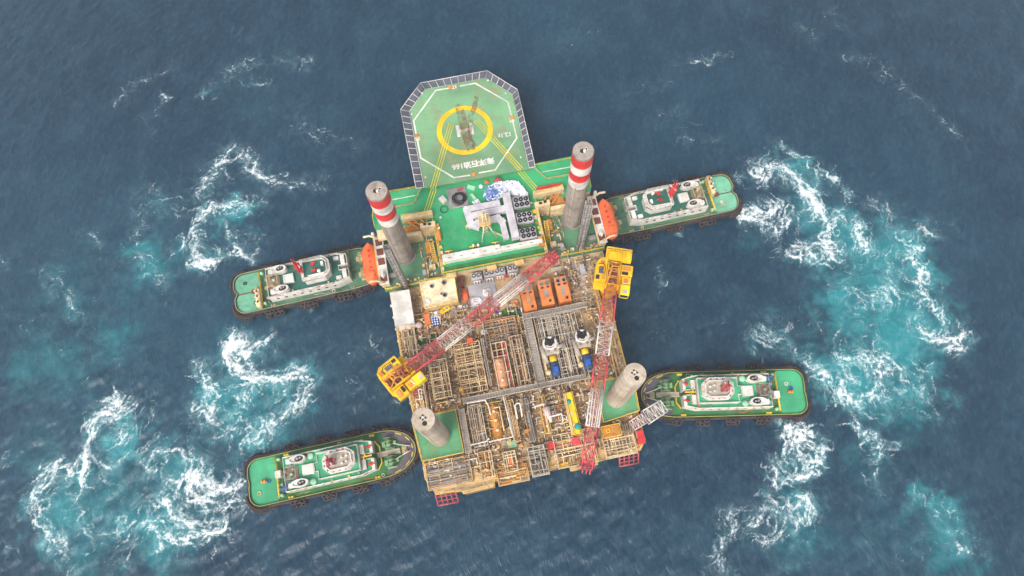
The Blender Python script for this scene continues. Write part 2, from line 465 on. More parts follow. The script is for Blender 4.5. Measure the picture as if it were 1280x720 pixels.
# churned water: lines of foam (photo survey points, half width px, strength)
FOAM = [
 ([(150,125),(170,108),(190,95),(215,82)],5,.34), ([(278,97),(296,82),(318,78)],6,.5), ([(345,75),(362,74),(380,78)],7,.42), ([(308,105),(320,110),(335,105),(330,94)],4,.36),
 ([(200,120),(205,128)],3,1.0), ([(246,119),(262,114)],2.6,.85), ([(194,143),(198,142)],2.4,.8), ([(184,145),(187,162)],4,.36), ([(280,95),(260,112)],5,.3),
 ([(252,240),(268,215),(285,190),(300,190),(320,210),(326,218)],8,.72), ([(345,226),(370,231),(398,230)],7,.55), ([(326,218),(345,226)],6,.4), ([(335,235),(316,258)],5,.42),
 ([(235,235),(225,262)],7,.3), ([(186,240),(175,265),(170,300),(175,332),(200,350)],7,.42), ([(195,240),(205,255),(218,264)],8,.36), ([(222,302),(224,313)],3,.95),
 ([(312,256),(290,257),(265,258),(249,280),(241,305),(249,326),(264,330),(275,320)],7,.66), ([(252,328),(268,332)],5,.75), ([(285,316),(298,317),(308,323)],4.5,.95), ([(296,308),(302,318)],3,.85), ([(272,270),(284,290),(300,300),(314,290),(316,322)],6,.42), ([(247,296),(254,304)],4,.6),
 ([(60,345),(72,360),(95,372)],7,.26), ([(85,370),(95,390)],6,.5), ([(100,290),(120,300)],6,.25), ([(110,290),(122,296)],3,.3), ([(370,150),(400,170),(440,180)],10,.28), ([(0,325),(8,330)],4,.5),
 ([(337,424),(328,430),(318,438),(306,440)],5,1.0), ([(300,424),(288,432),(285,445),(292,458),(305,466),(325,471),(348,475),(366,472),(376,462)],7.5,.95), ([(290,430),(302,428),(304,440)],8,.8), ([(312,444),(322,462)],9,.42), ([(346,430),(348,448)],3,.36),
 ([(385,484),(376,504),(356,520),(336,532),(318,543),(306,550)],7,.78), ([(366,478),(356,490),(347,500)],5,.45), ([(378,462),(386,482)],5,.35),
 ([(251,458),(256,475),(266,492),(267,508),(260,518),(248,510)],6.5,.76), ([(246,508),(256,526),(275,538),(295,546),(312,556),(340,553)],9,.5), ([(312,484),(302,496),(295,508)],4.5,.6), ([(295,508),(293,530)],4,.3), ([(318,488),(328,482)],3,.3), ([(285,535),(296,528)],6,.5),
 ([(147,507),(136,512),(122,522),(113,545),(107,568),(104,602)],7,.92), ([(104,585),(104,603)],5,1.0), ([(147,507),(153,525),(147,545)],7,.6), ([(128,548),(134,590)],6,.42), ([(136,584),(146,584)],4,.7),
 ([(82,588),(68,582),(56,600),(46,622),(46,645),(57,665),(66,680)],6.5,.74), ([(74,672),(74,688)],4,.85), ([(76,588),(86,592)],4.5,.9), ([(160,545),(182,520),(187,508)],9,.36), ([(100,605),(98,655)],4,.42), ([(60,630),(75,600)],8,.4),
 ([(180,580),(184,566),(200,559),(222,562),(238,568),(250,578),(244,594),(226,602)],7,.58), ([(178,578),(186,594)],6,.62), ([(236,570),(248,578)],5,.6),
 ([(205,626),(215,606),(240,600),(262,603),(285,606),(302,603)],8,.66), ([(204,622),(212,640),(235,652),(258,662),(276,664),(280,654),(268,648)],7,.84), ([(238,604),(250,622),(262,640)],8,.6), ([(262,606),(280,620),(296,634)],7,.6), ([(215,620),(240,622),(285,614)],7,.6), ([(250,664),(280,664)],4,.9), ([(270,640),(300,630)],5,.6), ([(285,612),(308,606)],4,.5),
 ([(192,650),(202,662),(214,676),(232,680),(240,668)],7,.72), ([(196,648),(190,632)],6,.5), ([(150,655),(165,658),(190,656)],5,.4), ([(103,652),(112,660),(125,665)],4,.55), ([(148,654),(160,662)],2.5,.8), ([(100,655),(120,642),(150,640),(166,645)],5,.35), ([(85,690),(108,694),(130,680),(138,664)],5,.36), ([(165,620),(195,628)],5,.4), ([(142,610),(150,600),(148,585)],4,.36), ([(40,590),(60,575)],5,.36), ([(10,680),(10,690)],3,.6), ([(14,655),(18,640)],3,.3), ([(60,690),(90,712)],5,.42), ([(150,700),(165,680)],6,.3), ([(0,585),(12,572)],5,.3),
 ([(855,78),(880,76),(906,70)],5,.42), ([(1002,33),(1012,50)],5,.42), ([(1036,14),(1050,30)],6,.32), ([(1062,68),(1085,78),(1108,90)],5,.44), ([(1108,95),(1140,118),(1155,126)],4,.36), ([(1160,135),(1195,166)],4,.4), ([(960,175),(975,180)],6,.3), ([(1008,40),(1010,48)],2.5,.7), ([(1120,95),(1150,122)],3,.35),
 ([(922,221),(926,222)],5,.95), ([(930,206),(936,204)],6,.4), ([(943,203),(952,207)],6,.7), ([(936,212),(944,225),(956,225),(954,210)],5.5,.78), ([(963,204),(978,206),(990,214)],8,.8), ([(990,214),(1004,232),(1016,246),(1026,266)],8,.7), ([(1010,246),(1024,260),(1034,282)],7,.85), ([(1034,282),(1030,300),(1036,314)],8,.75), ([(1045,316),(1030,322),(1008,322),(990,318)],7,.72), ([(965,222),(985,226)],7,.45),
 ([(930,269),(942,259),(952,260)],6,1.0), ([(940,268),(956,272),(964,264)],8,.8), ([(948,283),(960,278)],3.5,.7), ([(975,258),(983,268),(974,282),(963,288)],6,.82), ([(990,254),(1000,262),(1003,278)],7,.5), ([(976,285),(990,302),(1004,314),(1025,305)],7,.5), ([(968,312),(985,308)],6,.45), ([(1005,302),(1022,302)],4,.6), ([(962,280),(970,262)],5,.55),
 ([(986,185),(998,196),(1006,203)],3,.8), ([(1026,210),(1040,224),(1052,236),(1062,245)],3.4,.9), ([(1017,213),(1021,224)],5,.6), ([(1047,262),(1045,279)],3.6,.8),
 ([(1068,278),(1076,294),(1088,312)],5.5,.88), ([(1078,290),(1086,312)],3.5,.9), ([(1090,252),(1108,262),(1112,280)],7,.42), ([(1130,292),(1148,288),(1160,294)],8,.5), ([(1126,306),(1145,305)],7,.45), ([(1140,312),(1154,340),(1148,352)],6,.7), ([(1158,285),(1164,298)],4,.7), ([(1106,330),(1122,352),(1108,372)],6,.45), ([(1150,345),(1152,366)],4.5,.85),
 ([(1058,362),(1078,374),(1100,372),(1120,362)],8,.55), ([(1150,364),(1162,382),(1184,400)],7,.6), ([(1142,402),(1156,416),(1178,424),(1200,434),(1204,416)],7,.66), ([(1160,425),(1195,436)],6,.65), ([(1120,360),(1150,364)],5,.35),
 ([(998,449),(1006,453),(1014,460)],5,1.0), ([(1014,460),(1030,470),(1045,486),(1062,500)],8,.66), ([(1040,440),(1056,456),(1058,470)],6,.52), ([(1064,446),(1088,452),(1104,470),(1096,492),(1072,500),(1052,488),(1056,470)],8.5,.62), ([(1076,460),(1090,474),(1080,488)],6,.55), ([(1020,476),(1034,496),(1056,508),(1080,515)],6,.52), ([(1100,440),(1124,470),(1150,490),(1172,508)],9,.42), ([(1150,470),(1160,455)],6,.4), ([(1078,436),(1088,444)],5,.7), ([(1105,500),(1112,520)],6,.42), ([(1135,505),(1165,512)],6,.4),
 ([(936,416),(955,410),(982,420)],7,.5), ([(952,424),(964,424)],5,.7), ([(938,424),(946,440)],5,.45), ([(977,417),(984,420)],3,.8), ([(880,410),(905,405)],5,.28),
 ([(981,537),(988,546),(998,548)],5,1.0), ([(996,548),(1008,543),(1020,540),(1025,552),(1020,572),(1008,590),(992,596)],5,.95), ([(992,550),(984,562),(972,576),(966,592),(972,604),(990,596)],5,.92), ([(1000,558),(1006,570),(996,582)],4,.6), ([(990,552),(1012,550)],6,.8), ([(975,582),(990,575)],5,.5),
 ([(968,608),(974,622),(985,632)],5,.55), ([(1000,630),(1012,628),(1016,642),(1003,648)],6,.82), ([(960,622),(948,632),(940,648),(930,656)],5,.66), ([(912,640),(908,660),(900,680),(898,700),(906,720)],5.5,.62), ([(940,674),(965,672),(990,660),(1012,650)],7,.55), ([(962,642),(980,648),(998,652)],6,.58), ([(930,655),(916,660)],5,.4), ([(978,716),(984,708)],4,.5), ([(944,690),(934,670)],4,.3),
 ([(1072,532),(1080,548)],3.6,.98), ([(1096,548),(1099,568)],4.5,.85), ([(1114,556),(1118,562)],2.4,.7), ([(1093,602),(1100,616)],4,.45), ([(1148,616),(1162,634),(1176,648),(1192,668),(1212,690)],7,.4), ([(1168,645),(1182,655)],4,.6), ([(1158,612),(1172,618)],5,.36), ([(1155,286),(1170,300)],3,.3), ([(1190,280),(1198,290)],3,.4), ([(1095,565),(1092,610)],5,.25),
 ([(480,150),(470,160)],5,.0), ([(612,552),(600,560)],3,.0), ([(445,440),(470,430)],9,.26), ([(440,476),(500,500)],10,.22), ([(826,340),(828,356)],2,.75), ([(300,380),(310,383)],2,.3), ([(377,385),(385,387)],3,.9), ([(847,288),(850,290)],2.5,.9), ([(834,228),(842,226)],2,.8),
 ([(800,380),(840,420)],9,.16), ([(850,180),(880,172)],8,.26), ([(790,120),(830,105)],10,.18), ([(830,145),(850,140)],7,.26), ([(700,60),(740,40)],12,.14), ([(870,176),(900,172)],5,.32)]
AQUA = [(160,553,24,.95),(90,612,34,.5),(70,642,30,.5),(205,672,42,.62),(220,588,30,.45),(150,640,80,.36),(120,690,60,.36),(325,520,44,.7),(270,498,24,.7),(300,486,26,.5),(330,500,60,.4),
 (290,266,30,.66),(262,320,18,.55),(206,325,28,.5),(200,262,26,.3),(180,340,30,.3),(90,420,80,.26),(30,470,60,.22),(120,445,40,.3),
 (1086,436,56,.85),(1100,480,54,.8),(1066,466,40,.75),(1092,372,62,.9),(1060,300,40,.55),(1110,300,44,.6),(1012,270,34,.4),(992,216,26,.5),(1012,220,26,.4),(1142,460,44,.55),(1000,650,34,.4),(1000,580,22,.4),(1088,560,34,.36),(1130,340,44,.75),(1052,404,50,.42),(1150,400,50,.5),(1165,628,24,.66),(1190,670,40,.45),(1172,700,44,.3),(1140,700,50,.22),(1080,640,60,.18),(960,420,26,.4),(940,300,20,.25),(300,120,60,.14),(1080,330,60,.4),(60,560,60,.25),(260,420,120,.16),(40,360,90,.14),(110,330,70,.14),(980,690,50,.2)]
VORT = [(290,205,16,2.2),(270,295,24,-2.4),(310,450,22,2.6),(320,520,40,-1.6),(130,550,26,2.0),(75,630,34,1.8),(215,580,30,-2.4),(250,630,34,3.0),(205,665,26,-2.2),(140,670,36,1.5),(320,100,20,2.0),
 (945,217,14,2.2),(975,225,26,-2.0),(960,268,22,2.6),(1010,285,40,2.2),(1085,300,34,-1.8),(1140,330,34,2.0),(1090,370,36,-1.8),(1080,472,32,3.0),(1120,470,40,-1.4),(1160,410,28,2.0),(995,570,30,2.6),(1000,638,22,-2.6),(950,650,30,1.6),(1170,650,34,1.8),(960,420,18,2.2),(1030,480,28,-1.6),(1100,90,26,1.6),(185,280,30,1.5)]

def axis(a, b, st, far):
    c = list(np.arange(a, b + st * .5, st))
    lo, hi, d = [], [], st
    x0, x1 = c[0], c[-1]
    while x1 < far:
        d *= 1.45; x0 -= d; x1 += d; lo.append(x0); hi.append(x1)
    return np.array(lo[::-1] + c + hi)
ST = .32
gx, gy = axis(-170, 170, ST, 20000), axis(-24, 168, ST, 20000)
NX, NY = len(gx), len(gy)
X, Y = np.meshgrid(gx, gy)
inner = np.clip(1 - np.maximum(np.abs(X) - 165, 0) / 60, 0, 1) * np.clip(1 - np.maximum(np.abs(Y - 73) - 95, 0) / 60, 0, 1)
def bounds(x0, x1, y0, y1):
    return (slice(np.searchsorted(gy, y0), np.searchsorted(gy, y1)), slice(np.searchsorted(gx, x0), np.searchsorted(gx, x1)))
PXM = 4.75
# eddies: coordinates carried round each whirl, so that streaks curl
AX, AY = X + 2.2 * fbm(X, Y, .035, 40, 3) * 2, Y + 2.2 * fbm(X, Y, .035, 50, 3) * 2
for px, py, r, a in VORT:
    c = P(px, py, 0); R = r / PXM * 1.3
    b = bounds(c.x - 3 * R, c.x + 3 * R, c.y - 3 * R, c.y + 3 * R)
    dx, dy = AX[b] - c.x, AY[b] - c.y
    th = a * .3 * np.exp(-((X[b] - c.x) ** 2 + (Y[b] - c.y) ** 2) / (R * R))
    AX[b] = c.x + dx * np.cos(th) - dy * np.sin(th); AY[b] = c.y + dx * np.sin(th) + dy * np.cos(th)
WX = X + 2.0 * fbm(X, Y, .17, 10, 5, .62); WY = Y + 2.0 * fbm(X, Y, .17, 20, 5, .62)
foam = np.zeros_like(X); halo = np.zeros_like(X); TX = np.zeros_like(X); TY = np.zeros_like(X)
for pts, w, k in FOAM:
    if k <= 0: continue
    w = w / PXM * .72
    k = k if k > .55 else k * .78
    q = [P(x, y, 0) for x, y in pts]
    q = [(p.x, p.y) for p in q]
    mg = 4.5 * w + 4
    b = bounds(min(p[0] for p in q) - mg, max(p[0] for p in q) + mg, min(p[1] for p in q) - mg, max(p[1] for p in q) + mg)
    wx, wy = WX[b], WY[b]
    d2 = np.full(wx.shape, 1e9); ux = np.zeros(wx.shape); uy = np.zeros(wx.shape)
    for (x0, y0), (x1, y1) in zip(q, q[1:]):
        ex, ey = x1 - x0, y1 - y0; L = ex * ex + ey * ey + 1e-9
        t = np.clip(((wx - x0) * ex + (wy - y0) * ey) / L, 0, 1)
        dd = (wx - x0 - t * ex) ** 2 + (wy - y0 - t * ey) ** 2
        near = dd < d2; d2 = np.where(near, dd, d2); ux = np.where(near, ex / L ** .5, ux); uy = np.where(near, ey / L ** .5, uy)
    c = k * np.exp(-d2 / (w * w))
    foam[b] = 1 - (1 - foam[b]) * (1 - c)
    cw = np.exp(-d2 / (4 * w * w)); TX[b] += ux * cw; TY[b] += uy * cw
    halo[b] = np.maximum(halo[b], k * .5 * np.exp(-d2 / (7 * w * w)))
aqua = np.zeros_like(X)
for px, py, r, k in AQUA:
    c = P(px, py, 0); R = r / PXM
    b = bounds(c.x - 3 * R, c.x + 3 * R, c.y - 3 * R, c.y + 3 * R)
    wx, wy = X[b] + 2.5 * (WX[b] - X[b]), Y[b] + 2.5 * (WY[b] - Y[b])
    a = k * np.exp(-((wx - c.x) ** 2 + (wy - c.y) ** 2) / (R * R) * 1.1)
    aqua[b] = 1 - (1 - aqua[b]) * (1 - a)
# threads of foam: traced along the eddying flow from the lines of wash
psi = 8 * fbm(X, Y, .055, 31, 2) + 2.8 * fbm(X, Y, .16, 33, 2) + 1.5 * fbm(X, Y, .42, 35, 2) + .55 * fbm(X, Y, 1.0, 38, 1)
for px, py, r, a in VORT:
    c = P(px, py, 0); R = r / PXM
    psi += np.sign(a) * 3.2 * R ** .5 * np.exp(-((X - c.x) ** 2 + (Y - c.y) ** 2) / (R * R))
VX, VY = np.gradient(psi, gy, axis=0) + 1.5 * TX, -np.gradient(psi, gx, axis=1) + 1.5 * TY
sp = np.sqrt(VX * VX + VY * VY) + 1e-6; VX, VY = VX / sp, VY / sp
oy, ox = np.searchsorted(gy, -24 - 1e-6), np.searchsorted(gx, -170 - 1e-6)
rs = np.random.RandomState(9)
def trace(weight, n, steps, amp, jitter):
    out = np.zeros_like(X)
    w_ = (weight * (inner > .99)).ravel(); w_ = w_ / w_.sum()
    idx = rs.choice(w_.size, n, p=w_)
    px, py = X.ravel()[idx] + rs.uniform(-jitter, jitter, n), Y.ravel()[idx] + rs.uniform(-jitter, jitter, n)
    sgn = rs.choice((-1, 1), n); br = amp * rs.uniform(.25, 1, n) ** 1.5; life = rs.uniform(.3, 1, n) * steps
    for k in range(steps):
        fx, fy = (px - gx[ox]) / ST + ox, (py - gy[oy]) / ST + oy
        ix, iy = np.clip(fx.astype(int), 1, NX - 3), np.clip(fy.astype(int), 1, NY - 3)
        tx, ty = np.clip(fx - ix, 0, 1), np.clip(fy - iy, 0, 1)
        bb = br * np.clip((life - k) / 6, 0, 1) * min(1, k / 4 + .3)
        for di, dj, ww in ((0, 0, (1 - tx) * (1 - ty)), (1, 0, tx * (1 - ty)), (0, 1, (1 - tx) * ty), (1, 1, tx * ty)):
            np.add.at(out, (iy + dj, ix + di), bb * ww)
        px = px + VX[iy, ix] * sgn * ST * .9; py = py + VY[iy, ix] * sgn * ST * .9
    return out
thread = trace(foam ** 1.5, 7000, 16, .56, .5) + trace(np.clip(halo, 0, 1) ** 1.3 + .10 * aqua ** 1.5, 6000, 24, .36, .8)
thread = 1 - np.exp(-thread)
# wind waves, really displaced
Z = np.zeros_like(X)
rs = np.random.RandomState(5)
for i in range(26):
    lam = rs.uniform(1.7, 6.5); an = math.radians(rs.normal(-35, 34)); k = 2 * math.pi / lam
    Z += .0085 * lam ** .8 * np.sin(k * (X * math.cos(an) + Y * math.sin(an)) + rs.rand() * 6.28 + 1.6 * fbm(X, Y, .03, 70 + i, 1))
Z *= .75 + .5 * fbm(X, Y, .02, 90, 2)
Z += .10 * foam + .05 * fbm(X, Y, .5, 95, 2)
Z = Z * inner * 1.15
me = bpy.data.meshes.new('sea')
n = NX * NY
me.vertices.add(n)
me.vertices.foreach_set('co', np.stack([X, Y, Z], -1).astype(np.float32).ravel())
ii = np.arange((NY - 1) * (NX - 1)); r_, c_ = ii // (NX - 1), ii % (NX - 1)
a = r_ * NX + c_
quads = np.stack([a, a + 1, a + NX + 1, a + NX], -1).astype(np.int32)
me.loops.add(quads.size); me.loops.foreach_set('vertex_index', quads.ravel())
me.polygons.add(len(quads))
me.polygons.foreach_set('loop_start', np.arange(0, quads.size, 4, dtype=np.int32))
me.polygons.foreach_set('use_smooth', np.ones(len(quads), dtype=bool))
me.update(calc_edges=True)
for nm, arr in (('foam', foam), ('halo', halo), ('aqua', aqua), ('thread', thread)):
    at = me.attributes.new(nm, 'FLOAT', 'POINT'); at.data.foreach_set('value', arr.astype(np.float32).ravel())
at = me.attributes.new('drift', 'FLOAT_VECTOR', 'POINT')
at.data.foreach_set('vector', np.stack([AX, AY, np.zeros_like(AX)], -1).astype(np.float32).ravel())
m = bpy.data.materials.new('sea_water'); m.use_nodes = True
nt = m.node_tree; pb = nt.nodes['Principled BSDF']
def attr(nm, out='Fac'):
    q = nd(nt, 'ShaderNodeAttribute'); q.attribute_name = nm; return q.outputs[out]
pos = nd(nt, 'ShaderNodeNewGeometry').outputs['Position']
mp = nd(nt, 'ShaderNodeMapping'); nt.links.new(pos, mp.inputs[0])
mp.inputs['Rotation'].default_value = (0, 0, math.radians(-38)); mp.inputs['Scale'].default_value = (1.0, .66, 1)
wind = mp.outputs[0]
drift = attr('drift', 'Vector')
big = noise(nt, pos, .010, 4, .55)
mid = noise(nt, wind, .13, 7, .62, dist=.4)
fine = noise(nt, wind, .85, 6, .68, dist=.5)
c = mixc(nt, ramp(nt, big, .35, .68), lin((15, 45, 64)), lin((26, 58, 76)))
c = mixc(nt, math_n(nt, 'MULTIPLY', ramp(nt, mid, .42, .74), .34), c, lin((50, 82, 98)))  # wave light and shade painted into the colour, imitating uneven sky reflection
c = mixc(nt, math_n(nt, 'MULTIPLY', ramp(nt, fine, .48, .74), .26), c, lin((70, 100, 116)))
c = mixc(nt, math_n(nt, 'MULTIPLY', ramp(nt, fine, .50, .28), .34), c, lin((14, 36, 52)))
rips = []
for rot, sx, sy in ((62, .95, .17), (-24, .80, .15), (18, 1.5, .3)):
    mp2 = nd(nt, 'ShaderNodeMapping'); mp2.inputs['Rotation'].default_value = (0, 0, math.radians(rot)); mp2.inputs['Scale'].default_value = (sx, sy, 1)
    nt.links.new(attr('drift', 'Vector'), mp2.inputs[0])
    rips.append(ramp(nt, noise(nt, mp2.outputs[0], 1.0, 3, .55, dist=.35), .52, .74))
area = ramp(nt, noise(nt, pos, .016, 2, .5), .40, .60)
rip = math_n(nt, 'ADD', math_n(nt, 'MULTIPLY', rips[0], area), math_n(nt, 'MULTIPLY', rips[1], math_n(nt, 'SUBTRACT', 1.0, area)))
rip = math_n(nt, 'ADD', rip, math_n(nt, 'MULTIPLY', rips[2], .35))
c = mixc(nt, math_n(nt, 'MULTIPLY', rip, .085), c, lin((92, 116, 128)))  # ripple crests lightened in the colour itself, as if catching the sky
def ridge(v, k=4.6):
    d_ = math_n(nt, 'ABSOLUTE', math_n(nt, 'SUBTRACT', v, .5))
    return math_n(nt, 'SUBTRACT', 1.0, math_n(nt, 'MULTIPLY', d_, k), clamp=True)
l1 = ridge(noise(nt, drift, .15, 5, .58, dist=1.6), 13)
l2 = ridge(noise(nt, drift, .30, 5, .56, dist=1.5), 14)
l3 = ridge(noise(nt, pos, .62, 5, .58, dist=1.4), 9)
clump = noise(nt, pos, .34, 7, .70, dist=.9)
patch = noise(nt, pos, .085, 4, .6)
lines = math_n(nt, 'MAXIMUM', l1, math_n(nt, 'MAXIMUM', math_n(nt, 'MULTIPLY', l2, .92), math_n(nt, 'MULTIPLY', l3, .72)))
fo, ha, aq = attr('foam'), attr('halo'), attr('aqua')
aqn = math_n(nt, 'MULTIPLY', aq, math_n(nt, 'ADD', -.55, math_n(nt, 'MULTIPLY', patch, 2.6)), clamp=True)
aqn = math_n(nt, 'ADD', math_n(nt, 'MULTIPLY', aqn, .85), math_n(nt, 'MULTIPLY', ha, .55), clamp=True)
c = mixc(nt, math_n(nt, 'MULTIPLY', ramp(nt, aqn, .02, .85), .92), c, lin((32, 126, 132)))
# threads and thin webs of foam all round the wash, dense foam along its lines
th_ = attr('thread')
grain = noise(nt, pos, 1.5, 6, .72, dist=.6)
lace = math_n(nt, 'ADD', math_n(nt, 'MULTIPLY', ha, 1.5), math_n(nt, 'MULTIPLY', aq, .26))
thin = math_n(nt, 'MULTIPLY', math_n(nt, 'MULTIPLY', lace, ramp(nt, clump, .40, .70)), math_n(nt, 'ADD', math_n(nt, 'MULTIPLY', lines, .9), .05))
c = mixc(nt, math_n(nt, 'MULTIPLY', thin, .7, clamp=True), c, lin((178, 206, 208)))
tm = ramp(nt, math_n(nt, 'MULTIPLY', th_, math_n(nt, 'MULTIPLY', ramp(nt, grain, .30, .66), 1.5)), .12, 1.0)
c = mixc(nt, math_n(nt, 'MULTIPLY', tm, .88), c, lin((216, 224, 224)))
web = math_n(nt, 'ADD', math_n(nt, 'MULTIPLY', th_, .75), math_n(nt, 'MULTIPLY', clump, .9))
dens = math_n(nt, 'ADD', fo, math_n(nt, 'MULTIPLY', math_n(nt, 'SUBTRACT', web, .95), 1.2))
dens = math_n(nt, 'ADD', dens, math_n(nt, 'MULTIPLY', math_n(nt, 'SUBTRACT', grain, .5), 1.0))
fm = math_n(nt, 'MULTIPLY', ramp(nt, dens, .30, 1.22), ramp(nt, fo, .08, .45))
c = mixc(nt, fm, c, lin((230, 233, 231)))
# scattered flecks of spray on the open sea
fl = noise(nt, wind, .55, 8, .74); bl = noise(nt, pos, .03, 3, .6)
flk = math_n(nt, 'MULTIPLY', ramp(nt, fl, .70, .80), ramp(nt, bl, .50, .70))
c = mixc(nt, math_n(nt, 'MULTIPLY', flk, .16), c, lin((200, 216, 222)))
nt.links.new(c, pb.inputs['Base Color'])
nt.links.new(math_n(nt, 'ADD', .16, math_n(nt, 'MULTIPLY', fm, .7)), pb.inputs['Roughness'])
pb.inputs['IOR'].default_value = 1.33
h = math_n(nt, 'ADD', math_n(nt, 'MULTIPLY', mid, 1.0), math_n(nt, 'ADD', math_n(nt, 'MULTIPLY', fine, .5), math_n(nt, 'MULTIPLY', rip, .25)))
h = math_n(nt, 'ADD', h, math_n(nt, 'MULTIPLY', math_n(nt, 'MULTIPLY', web, fm), .5))
bp = nd(nt, 'ShaderNodeBump'); bp.inputs['Strength'].default_value = .42; bp.inputs['Distance'].default_value = .9
nt.links.new(h, bp.inputs['Height']); nt.links.new(bp.outputs[0], pb.inputs['Normal'])
me.materials.append(m)
sea = bpy.data.objects.new('sea', me); COL.objects.link(sea)
tag(sea, kind='structure')

# ------------------------------------------------------------------ tugs (own coordinates: bow +x, stern edge at x = 0)
def hull_outline(off=0.0, L=40.5, hw=5.7, notch=.75):
    pts = []
    r = 2.9
    for i in range(9):                                   # starboard stern corner
        t = math.pi / 2 * i / 8
        pts.append((r - (r + off) * math.cos(t), -(hw - r) - (r + off) * math.sin(t)))
    for x in (10, 20, 29): pts.append((x, -hw - off))
    for i in range(1, 16):                               # bow sweep
        t = -math.pi / 2 + math.pi * i / 16
        pts.append((30.5 + (L - 30.5 + off) * math.cos(t) ** .8, (hw + off) * math.sin(t)))
    for x in (29, 20, 10): pts.append((x, hw + off))
    for i in range(9):
        t = math.pi / 2 * (8 - i) / 8
        pts.append((r - (r + off) * math.cos(t), (hw - r) + (r + off) * math.sin(t)))
    pts.append((.0 - off * .6, 1.2)); pts.append((notch, 0)); pts.append((.0 - off * .6, -1.2))
    return pts
def inset(pl, d):
    n = len(pl); out = []
    for i in range(n):
        a, b = Vector(pl[i - 1]), Vector(pl[(i + 1) % n])
        t = (b - a).normalized()
        out.append((pl[i][0] - t.y * d, pl[i][1] + t.x * d))
    return out
def tyres(g, cx, cy, nx, ny, along, rnd, rows=2):
    """a cluster of lorry tyres lashed to the ship's side"""
    nrm = (nx, ny); tx, ty = -ny, nx
    k = int(along / 1.15)
    for j in range(rows):
        for i in range(k):
            o = (i - (k - 1) / 2) * 1.12 + rnd.uniform(-.12, .12)
            d = .3 + .78 * j + rnd.uniform(-.08, .1)
            z = 2.2 - .7 * j + rnd.uniform(-.15, .15)
            c = (cx + tx * o + nx * d, cy + ty * o + ny * d, z)
            ax = (nx * .75 + rnd.uniform(-.3, .3), ny * .75 + rnd.uniform(-.3, .3), .7 + rnd.uniform(-.2, .2))
            g.torus(c, .56, .27, ax, 12, 6)
def make_tug(kind, label, seed):
    B = kind == 'B'
    rnd = random.Random(seed)
    root = thing('tugboat', label, 'tugboat', loc=(0, 0, 0), yaw=0, group='tugs holding the platform by its corners')
    side, aft, roof = (M_TUGB_SIDE, M_TUGB, M_TUGB) if B else (M_TUGA_SIDE, M_TUGA, M_TUGA_RF)
    out = hull_outline(notch=.2 if B else .75)
    g = G(); g.prism(inset(out, -.05), -1.2, 1.6); h = part('hull', g, M_HULLR, root)
    g = G(); g.prism(inset(out, .15), 1.6, 2.42); part('deck', g, side, root)
    # working deck aft, with its rounded corners
    a = [p for p in inset(out, .42) if p[0] < 6.6]
    lo = [p for p in a if p[1] < -.3]; hi = [p for p in a if p[1] > .3]
    mid = [p for p in a if abs(p[1]) <= .3]
    aft_pl = [(6.6, 5.25)] + hi + mid + lo + [(6.6, -5.25)]
    aft_pl = sorted(aft_pl, key=lambda p: math.atan2(p[1], p[0] - 4))
    g = G(); g.prism(aft_pl, 2.42, 2.47); part('aft_deck', g, aft, root)
    # bulwark with a pale capping round the ship
    g = G(); g.band(inset(out, .12), inset(out, .30), 2.42, 3.05); bw = part('bulwark', g, side, root)
    cap = [p for p in inset(out, .16)]
    g = G(); g.band(inset(out, .14), inset(out, .26), 3.054, 3.10)
    part('capping', g, M_LINEDULL if B else M_WINCHT, bw)
    # rubber fender belt and the tyre clusters lashed over it
    g = G(); g.band(inset(out, -.42), inset(out, -.03), 1.05, 2.5); part('fender_belt', g, M_FENDER, root)
    for s in (-1, 1):
        for x in ((11.0, 18.4, 25.8, 32.2) if B else (9.6, 18.6, 27.6, 33.0)):
            g = G()
            y = 5.95 if x < 30 else 5.5
            tyres(g, x, s * y, 0 if x < 30 else .2, s, 4.3 if B else 4.8, rnd, 2 if s < 0 else 2)
            part('tyre_fender', g, M_TYRE, root)
        g = G()
        for i in range(11):                             # round the stern quarters
            t = math.pi / 2 * (i + .3) / 10
            cx, cy = 2.9 - 3.35 * math.cos(t), s * (2.8 + 3.35 * math.sin(t))
            nx, ny = -math.cos(t), s * math.sin(t)
            for j in range(2):
                g.torus((cx + nx * (.25 + .38 * j), cy + ny * (.25 + .38 * j), 2.35 - .8 * j + rnd.uniform(-.1, .1)), .42, .21, (nx, ny, .5 + rnd.uniform(-.2, .2)), 12, 6)
        for k in range(2): g.torus((-.35, s * (1.5 + 1.0 * k), 2.1), .42, .21, (-1, 0, .5), 12, 6)
        for k in range(3): g.torus((3.6 + k * 1.1, s * 6.3, 2.2 - .2 * k), .44, .21, (0, s, .5), 12, 6)
        part('tyre_fender', g, M_TYRE, root)
        g = G()
        for i in range(9):
            t = math.pi / 2 * (i + .6) / 9
            c = (30.5 + 10.6 * math.sin(t) ** .8, s * 6.3 * math.cos(t))
            g.torus((c[0], c[1], 2.0 + rnd.uniform(-.2, .2)), .5, .24, (math.sin(t), s * math.cos(t), .4), 12, 6)
        part('tyre_fender', g, M_TYRE, root)
    # bow: dark rubber apron with yellow dashes
    fo = [p for p in inset(out, .32) if p[0] > 33.0]; fi = [(31.6 + (p[0] - 31.6) * .72, p[1] * .72) for p in fo]
    n = len(fo)
    g = G()
    for i in range(n - 1):
        g.prism([fo[i], fo[i + 1], fi[i + 1], fi[i]], 2.42, 2.66)
    ap = part('bow_apron', g, M_BOWGREY if B else side, root)
    if B:
        for i in range(1, n - 2, 2):
            a0, a1 = Vector(fo[i]) * .985, Vector(fo[i + 1]) * .985
            g = G(); g.line([a0, a1], .22, 2.662, 2.70); part('yellow_dash', g, M_RAILY, ap)
